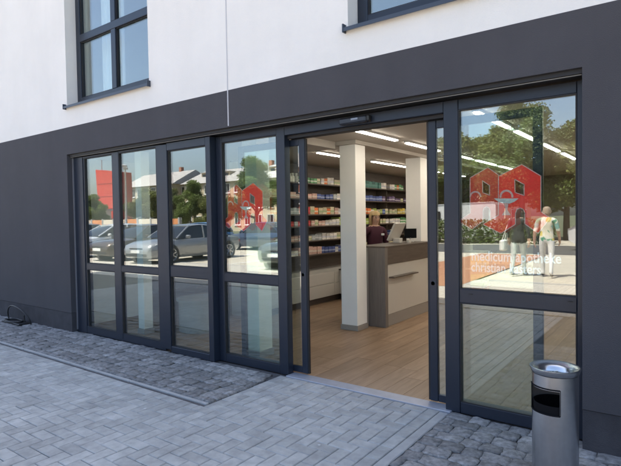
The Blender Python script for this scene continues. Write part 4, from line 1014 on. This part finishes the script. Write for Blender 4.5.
# ------------------------------------------------------------------ people
SKIN = mat('skin', (.50, .30, .21), .55); 
def person(loc, rotz, joints, edges, mats_fn, mats_, label, hair, extras=None, sc=1.0):
    """one continuous skinned body; joints: name -> (x, y, z, r)"""
    names = list(joints); me = bpy.data.meshes.new('tmp'); me.from_pydata([joints[k][:3] for k in names], [(names.index(a), names.index(b)) for a, b in edges], [])
    o = bpy.data.objects.new('tmp', me); COL.objects.link(o); md = o.modifiers.new('s', 'SKIN'); md.use_smooth_shade = True
    sv = me.skin_vertices[0].data
    for i, k in enumerate(names):
        r_ = joints[k][3]; sv[i].radius = (r_, joints[k][4] if len(joints[k]) > 4 else r_); sv[i].use_root = (k == 'pelvis')
    sb = o.modifiers.new('d', 'SUBSURF'); sb.levels = 2; sb.render_levels = 2
    bpy.context.view_layer.update()
    body = bpy.data.meshes.new_from_object(o.evaluated_get(bpy.context.evaluated_depsgraph_get())); bpy.data.objects.remove(o)
    body.materials.clear()
    for m_ in mats_: body.materials.append(m_)
    for p in body.polygons: p.material_index = mats_fn(p.center); p.use_smooth = True
    t = thing('person', loc, label, 'person', rotz=rotz or 1e-6)
    bo = bpy.data.objects.new('body', body); COL.objects.link(bo); bo.parent = t; OFF[bo.name] = Vector((0, 0, 0))
    hx, hy, hz = joints['head'][:3]
    if hair:
        hb = MB(); n_ = 16; prof = [(0, .125), (.055, .115), (.088, .085), (.100, .04), (.102, 0), (.10, -.05 if hair[1] == 'short' else -.09)] + ([(.085, -.15), (.06, -.17)] if hair[1] == 'long' else [])
        hb.lathe(prof, n_, skip=lambda i, k: i >= 3 and (math.sin(2*math.pi*(k+.5)/n_) > .5))
        hb.v = [(hx + x * .92, hy - .012 + y * 1.05, hz + z) for x, y, z in hb.v]; hb.build('hair', hair[0], t, smooth=True, local=True)
    for s in (-1, 1):
        e = MB().lathe([(0, -.006), (.007, -.003), (.008, 0), (.007, .003), (0, .006)], 8); e.v = [(hx + s*.032 + x, hy + .088 + y, hz + .01 + z) for x, y, z in e.v]; e.build('eye', BLACKP, t, smooth=True, local=True)
        e = MB().lathe([(0, -.03), (.012, -.02), (.014, .0), (.012, .02), (0, .03)], 8); e.v = [(hx + s*.088 + x, hy + y, hz + z) for x, y, z in e.v]; e.build('ear', SKIN, t, smooth=True, local=True)
    e = MB().lathe([(0, -.004), (.022, 0), (0, .004)], 8); e.v = [(hx + x, hy + .088 + y * .4, hz - .055 + z) for x, y, z in e.v]; e.build('mouth', mat('lip', (.35, .12, .10), .5), t, local=True)
    if extras: extras(t)
    t.scale = (sc, sc, sc); return t
def rig(stride=.0, elbow=.0, arm_out=.03, reach=False):
    """faces +y; hands with five fingers"""
    J = {'pelvis': (0, 0, .95, .155, .115), 'waist': (0, .005, 1.10, .14, .10), 'chest': (0, 0, 1.27, .165, .115), 'collar': (0, -.01, 1.41, .10, .075), 'neck': (0, .0, 1.475, .055), 'jaw': (0, .022, 1.535, .066, .07), 'head': (0, .01, 1.60, .082, .095), 'crown': (0, 0, 1.675, .066, .075),
         'nose': (0, .105, 1.585, .014)}
    E = [('pelvis', 'waist'), ('waist', 'chest'), ('chest', 'collar'), ('collar', 'neck'), ('neck', 'jaw'), ('jaw', 'head'), ('head', 'crown'), ('head', 'nose')]
    for s, q in ((-1, 'l'), (1, 'r')):
        f = stride * s
        J['hip' + q] = (s*.095, 0, .90, .098); J['knee' + q] = (s*.10, f*.5 + .03, .50, .065); J['ankle' + q] = (s*.10, f - (.05 if f < 0 else 0), .09 + (.05 if f < 0 else 0), .042); J['toe' + q] = (s*.115, f + .15, .04, .038); J['heel' + q] = (s*.10, f - .05 - (.03 if f < 0 else 0), .04 + (.05 if f < 0 else 0), .04)
        E += [('pelvis', 'hip' + q), ('hip' + q, 'knee' + q), ('knee' + q, 'ankle' + q), ('ankle' + q, 'toe' + q), ('ankle' + q, 'heel' + q)]
        g = -f * .55
        J['sh' + q] = (s*.185, -.01, 1.385, .068); J['el' + q] = (s*(.225 + arm_out), g*.4 - .03, 1.11, .047)
        if reach: W_ = (s*.20, .22, 1.06)
        else: W_ = (s*(.24 + arm_out), g + elbow, .87 + elbow*.3)
        J['wr' + q] = (*W_, .032); dx = (Vector(W_) - Vector(J['el' + q][:3])).normalized()
        P = Vector(W_) + dx * .055; J['palm' + q] = (*P, .034, .022)
        E += [('collar', 'sh' + q), ('sh' + q, 'el' + q), ('el' + q, 'wr' + q), ('wr' + q, 'palm' + q)]
        side = Vector((0, 1, 0)) if not reach else Vector((-s, 0, 0))
        for k, L in enumerate((.075, .085, .08, .065)):
            b = P + side * (.03 - .02*k) + dx * .03; tt = b + dx * L * .6 + Vector((-s*.018, 0, 0)); e = b + dx * L + Vector((-s*.04, 0, -.006))
            J['f%d%s' % (k, q)] = (*b, .0105); J['g%d%s' % (k, q)] = (*tt, .009); J['h%d%s' % (k, q)] = (*e, .008)
            E += [('palm' + q, 'f%d%s' % (k, q)), ('f%d%s' % (k, q), 'g%d%s' % (k, q)), ('g%d%s' % (k, q), 'h%d%s' % (k, q))]
        b = Vector(W_) + dx * .03 + side * .035; J['th' + q] = (*b, .012); J['ti' + q] = (*(b + dx*.045 + side*.02), .009); E += [('wr' + q, 'th' + q), ('th' + q, 'ti' + q)]
    return J, E
def shirt_pattern():
    M = bpy.data.materials.new('patterned_shirt'); M.use_nodes = True; n = M.node_tree.nodes; l = M.node_tree.links
    v = n.new('ShaderNodeTexVoronoi'); v.inputs['Scale'].default_value = 9; tc = n.new('ShaderNodeTexCoord'); l.new(tc.outputs['Object'], v.inputs['Vector'])
    sp = n.new('ShaderNodeSeparateColor'); l.new(v.outputs['Color'], sp.inputs[0]); r_ = n.new('ShaderNodeValToRGB'); r_.color_ramp.interpolation = 'CONSTANT'
    l.new(sp.outputs[0], r_.inputs[0]); cols = [(0, (.70, .66, .52)), (.3, (.62, .50, .14)), (.48, (.12, .34, .22)), (.66, (.72, .70, .62)), (.84, (.20, .40, .36))]
    r_.color_ramp.elements[0].color = (*cols[0][1], 1); r_.color_ramp.elements[1].position = cols[1][0]; r_.color_ramp.elements[1].color = (*cols[1][1], 1)
    for p_, c in cols[2:]: e = r_.color_ramp.elements.new(p_); e.color = (*c, 1)
    l.new(r_.outputs[0], n['Principled BSDF'].inputs['Base Color']); n['Principled BSDF'].inputs['Roughness'].default_value = .85; return M
def outfit(c, sleeve=1.13, hem=.90):
    ax = abs(c.x)
    if c.z > 1.455: return 0
    if c.z < .075: return 3
    if ax > .175 and c.z < sleeve: return 0
    if c.z > hem: return 1
    return 2
J, E_ = rig(.16, .06)
SHOE = mat('dark_shoe', (.03, .028, .026), .6); WTR = mat('white_trousers', (.68, .67, .65), .85, var=.04, vscale=6)
person((-2.86, -9.75, -.03), R(-8) + math.pi, J, E_, outfit, [SKIN, shirt_pattern(), WTR, SHOE], 'person in a patterned yellow green shirt and white trousers walking on the sunlit pavement', (mat('grey_hair', (.32, .24, .17), .8), 'short'), sc=1.04)
def bag(t):
    MB().box(.30, .42, -.16, .14, .62, .90, 0, .03).build('shoulder_bag', mat('pale_bag', (.6, .58, .55), .8), t, local=True); MB().tube([(.36, -.1, .9), (.2, -.02, 1.44), (.36, .1, .9)], .012, 6).build('bag_strap', mat('pale_bag', (.6, .58, .55), .8), t, local=True)
J, E_ = rig(-.14, .03)
person((-3.52, -9.65, -.03), R(4) + math.pi, J, E_, lambda c: outfit(c, .95, .82), [SKIN, mat('black_top', (.02, .022, .022), .85), mat('pale_trousers', (.45, .46, .44), .85), SHOE], 'person in a long black top and pale trousers with a shoulder bag', (mat('black_hair', (.015, .013, .012), .6), 'long'), bag, sc=1.04)
J, E_ = rig(0, 0, .03, True)
def glasses(t):
    for s in (-1, 1): MB().tube([(s*.033 + .024*math.cos(k*.63), .108, 1.612 + .018*math.sin(k*.63)) for k in range(10)], .0025, 5, closed=True).build('glasses', BLACKP, t, local=True)
    MB().box(-.11, -.05, .118, .13, 1.30, 1.335, 0, .003).build('name_badge', WHITEP, t, local=True)
person((-4.13, 3.62, .003), R(-118), J, E_, lambda c: outfit(c, 1.12, .88), [SKIN, mat('burgundy_top', (.055, .010, .022), .85), mat('dark_trousers', (.03, .03, .035), .8), SHOE], 'person with blond hair, glasses and a burgundy top standing behind the shop counter', (mat('blond_hair', (.48, .33, .15), .6), 'long'), glasses, sc=.965)
